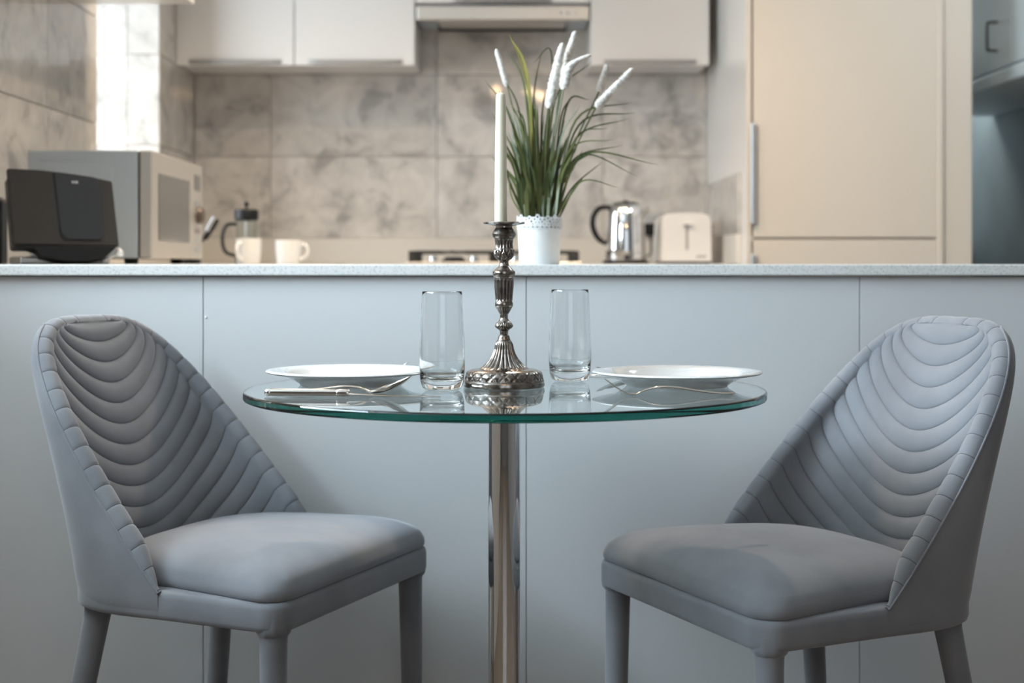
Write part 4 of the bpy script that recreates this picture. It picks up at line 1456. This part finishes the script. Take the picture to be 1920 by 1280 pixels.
# ------------------------------------------------------------------ back counter: hob, kettle, toaster, socket
D = 5.02
s = D / F
t = thing('gas_hob', 'black and steel gas hob with cast iron pan supports on the back worktop', 'hob', (at(927, 0, D + 0.1).x, D + 0.12, TOP))
box('hob_plate', -0.29, 0.29, -0.22, 0.22, 0.0, 0.007, M_steel, t, 0.003)
for gx in (-0.138, 0.138):
    g = bmesh.new()
    hh = 0.044
    def bar_(a, b_, w=0.009, z0=0.036, z1=0.044):
        v = Vector((b_[0] - a[0], b_[1] - a[1], 0)); L_ = v.length; ang = math.atan2(v.y, v.x)
        add_box(g, 0, L_, -w / 2, w / 2, z0, z1, 0.0015, 1, Matrix.Translation((a[0], a[1], 0)) @ Matrix.Rotation(ang, 4, 'Z'))
    q = 0.133
    for e_ in (((-q, -0.20), (q, -0.20)), ((-q, 0.20), (q, 0.20)), ((-q, -0.20), (-q, 0.20)), ((q, -0.20), (q, 0.20)), ((-q, 0.0), (q, 0.0))):
        bar_(*e_)
    for yy in (-0.10, 0.10):
        for dx_, dy_ in ((1, 0), (-1, 0), (0, 1), (0, -1)):
            bar_((dx_ * (q if dx_ else 0), yy + dy_ * 0.10), (dx_ * 0.035, yy + dy_ * 0.032), 0.008, 0.034, 0.046)
    for lx in (-q, q):
        for ly in (-0.20, 0.0, 0.20):
            add_box(g, lx - 0.011, lx + 0.011, ly - 0.008, ly + 0.008, 0.007, 0.044, 0.002, 1)
    finish('pan_support', g, M_iron, t, 30, (gx, 0, 0))
    for yy in (-0.10, 0.10):
        lathe('burner', [(0.040, 0.007), (0.040, 0.014), (0.030, 0.016), (0.030, 0.022), (0.024, 0.025), (0, 0.025)], M_iron, t, 32, loc=(gx, yy, 0))
for i in range(4):
    o = lathe('control_knob', [(0.017, 0.007), (0.017, 0.010), (0.013, 0.011), (0.012, 0.026), (0.010, 0.028), (0, 0.028)], M_chrome, t, 28, loc=(-0.20 + 0.135 * i - 0.0, -0.235 + 0.035, 0))

# kettle
D = 4.98
s = D / F
t = thing('kettle', 'polished steel jug kettle with a black handle between hob and toaster', 'kettle', (at(1173, 0, D).x, D, TOP))
lathe('power_base', [(0.0, 0.0), (43 * s, 0.0), (44 * s, 0.003), (42 * s, 0.011), (38 * s, 0.013), (0, 0.013)], M_black, t, 48)
K_ = [(0.0, 0.0135), (37 * s, 0.0135), (38 * s, 0.018), (37.5 * s, 0.05), (36.5 * s, z_(440) if False else (HY - 440) * s), (34.5 * s, (HY - 405) * s), (31.5 * s, (HY - 392) * s), (27 * s, (HY - 385) * s), (24 * s, (HY - 382) * s)]
lathe('body', K_, M_chrome, t, 64, 50)
l_ = lathe('lid', [(25 * s, (HY - 383) * s), (24 * s, (HY - 380.5) * s), (16 * s, (HY - 378) * s), (0, (HY - 377) * s)], M_black, t, 40, 50)
lathe('lid_knob', [(6 * s, (HY - 377.5) * s), (5 * s, (HY - 375) * s), (0, (HY - 374.5) * s)], M_black, l_, 20)
p = bez([(-28 * s, 0, (HY - 388) * s), (-48 * s, 0, (HY - 389) * s), (-60 * s, 0, (HY - 404) * s), (-61 * s, 0, (HY - 425) * s), (-52 * s, 0, (HY - 445) * s), (-37 * s, 0, (HY - 456) * s)], 8)
tube('handle', p, [4.2 * s + 1.2 * s * math.sin(math.pi * i / (len(p) - 1)) for i in range(len(p))], M_black, t, 12, 1.0, (0, 1, 0))
bm = bmesh.new()
rows = []
for f, x, zz, w in ((0, 30, 398, 13), (0.5, 38, 392, 9), (1, 44, 387, 5)):
    rows.append([(x * s, w * s, (HY - zz) * s), ((x + 5) * s, 0, (HY - zz - 8 + 4 * f) * s), (x * s, -w * s, (HY - zz) * s), ((x - 3) * s, 0, (HY - zz + 2) * s)])
bm.free()
link('spout', grid_mesh(np.array(rows), True, True, True), M_chrome, t, 60)
box('switch', -0.010, 0.010, -41 * s, -36 * s, 0.016, 0.030, M_blackgloss, t, 0.002)

# toaster
D = 4.93
s = D / F
t = thing('toaster', 'white two-slice toaster seen end-on beside the steel kettle', 'toaster', (at(1288, 0, D).x, D, TOP))
w2, h2 = 47 * s, (HY - 398) * s
ol = [(-w2, 0.008)]
ol += [(-w2 * 0.965, h2 * 0.80), (-w2 * 0.92, h2 * 0.93), (-w2 * 0.78, h2 * 0.975), (-w2 * 0.3, h2), (w2 * 0.3, h2), (w2 * 0.78, h2 * 0.975), (w2 * 0.92, h2 * 0.93), (w2 * 0.965, h2 * 0.80), (w2, 0.008)]
bm = bmesh.new(); prism(bm, ol, 0.0, 0.026)
bmesh.ops.bevel(bm, geom=[e for e in bm.edges], offset=0.004, segments=2, profile=0.5, affect='EDGES')
finish('end_panel', bm, M_toaster, t)
bm = bmesh.new(); prism(bm, [(x * 1.05, z * 0.985) for x, z in ol], 0.028, 0.25)
finish('body', bm, M_toaster, t)
bm = bmesh.new(); prism(bm, [(x * 1.0, z * 1.0) for x, z in ol], 0.252, 0.275)
finish('end_panel', bm, M_toaster, t)
box('lever_slot', -0.0035, 0.0035, -0.0012, 0.002, h2 * 0.28, h2 * 0.78, M_logo_dark, t, 0.0006)
box('lever', -0.016, 0.016, -0.016, -0.001, h2 * 0.76, h2 * 0.80, M_toaster, t, 0.003)
for xx in (-0.03, 0.03):
    box('bread_slot', xx - 0.013, xx + 0.013, 0.05, 0.225, h2 * 0.978, h2 * 0.988, M_black, t, 0)
box('side_trim', w2 * 0.99, w2 * 1.075, 0.012, 0.24, 0.010, h2 * 0.80, M_logo_dark, t, 0.003)
box('base', -w2 * 0.95, w2 * 0.95, 0.01, 0.265, 0.0, 0.0085, M_black, t, 0.001)
for i, (a, hgt) in enumerate(((0, 0.006), (0.0085, 0.0085), (0.017, 0.007), (0.0255, 0.0085))):       # the maker's mark, too blurred to read
    box('maker_mark', w2 - 0.052 + a, w2 - 0.046 + a, -0.0006, 0.001, 0.021, 0.021 + hgt, M_logo_dark, t, 0)

# socket with plug on the back wall
sx_, sz_ = at(1219, 0, 5.47).x, at(0, 424, 5.47).z
t = thing('wall_socket', 'brushed steel wall socket with a black plug between kettle and toaster', 'socket', (sx_, YW - 0.0105, sz_))
box('face_plate', -0.045, 0.045, -0.008, 0.0, -0.045, 0.045, M_steel, t, 0.002)
box('rocker_switch', 0.018, 0.030, -0.011, -0.007, 0.012, 0.032, M_black, t, 0.001)
pl = box('plug', -0.022, 0.020, -0.034, -0.008, -0.034, 0.010, M_black, t, 0.005)
tube('cable', bez([(0, -0.025, -0.030), (0.002, -0.03, -0.07), (0.0, -0.035, -0.10), (-0.02, -0.06, -0.112)], 6), 0.0035, M_black, pl, 8)
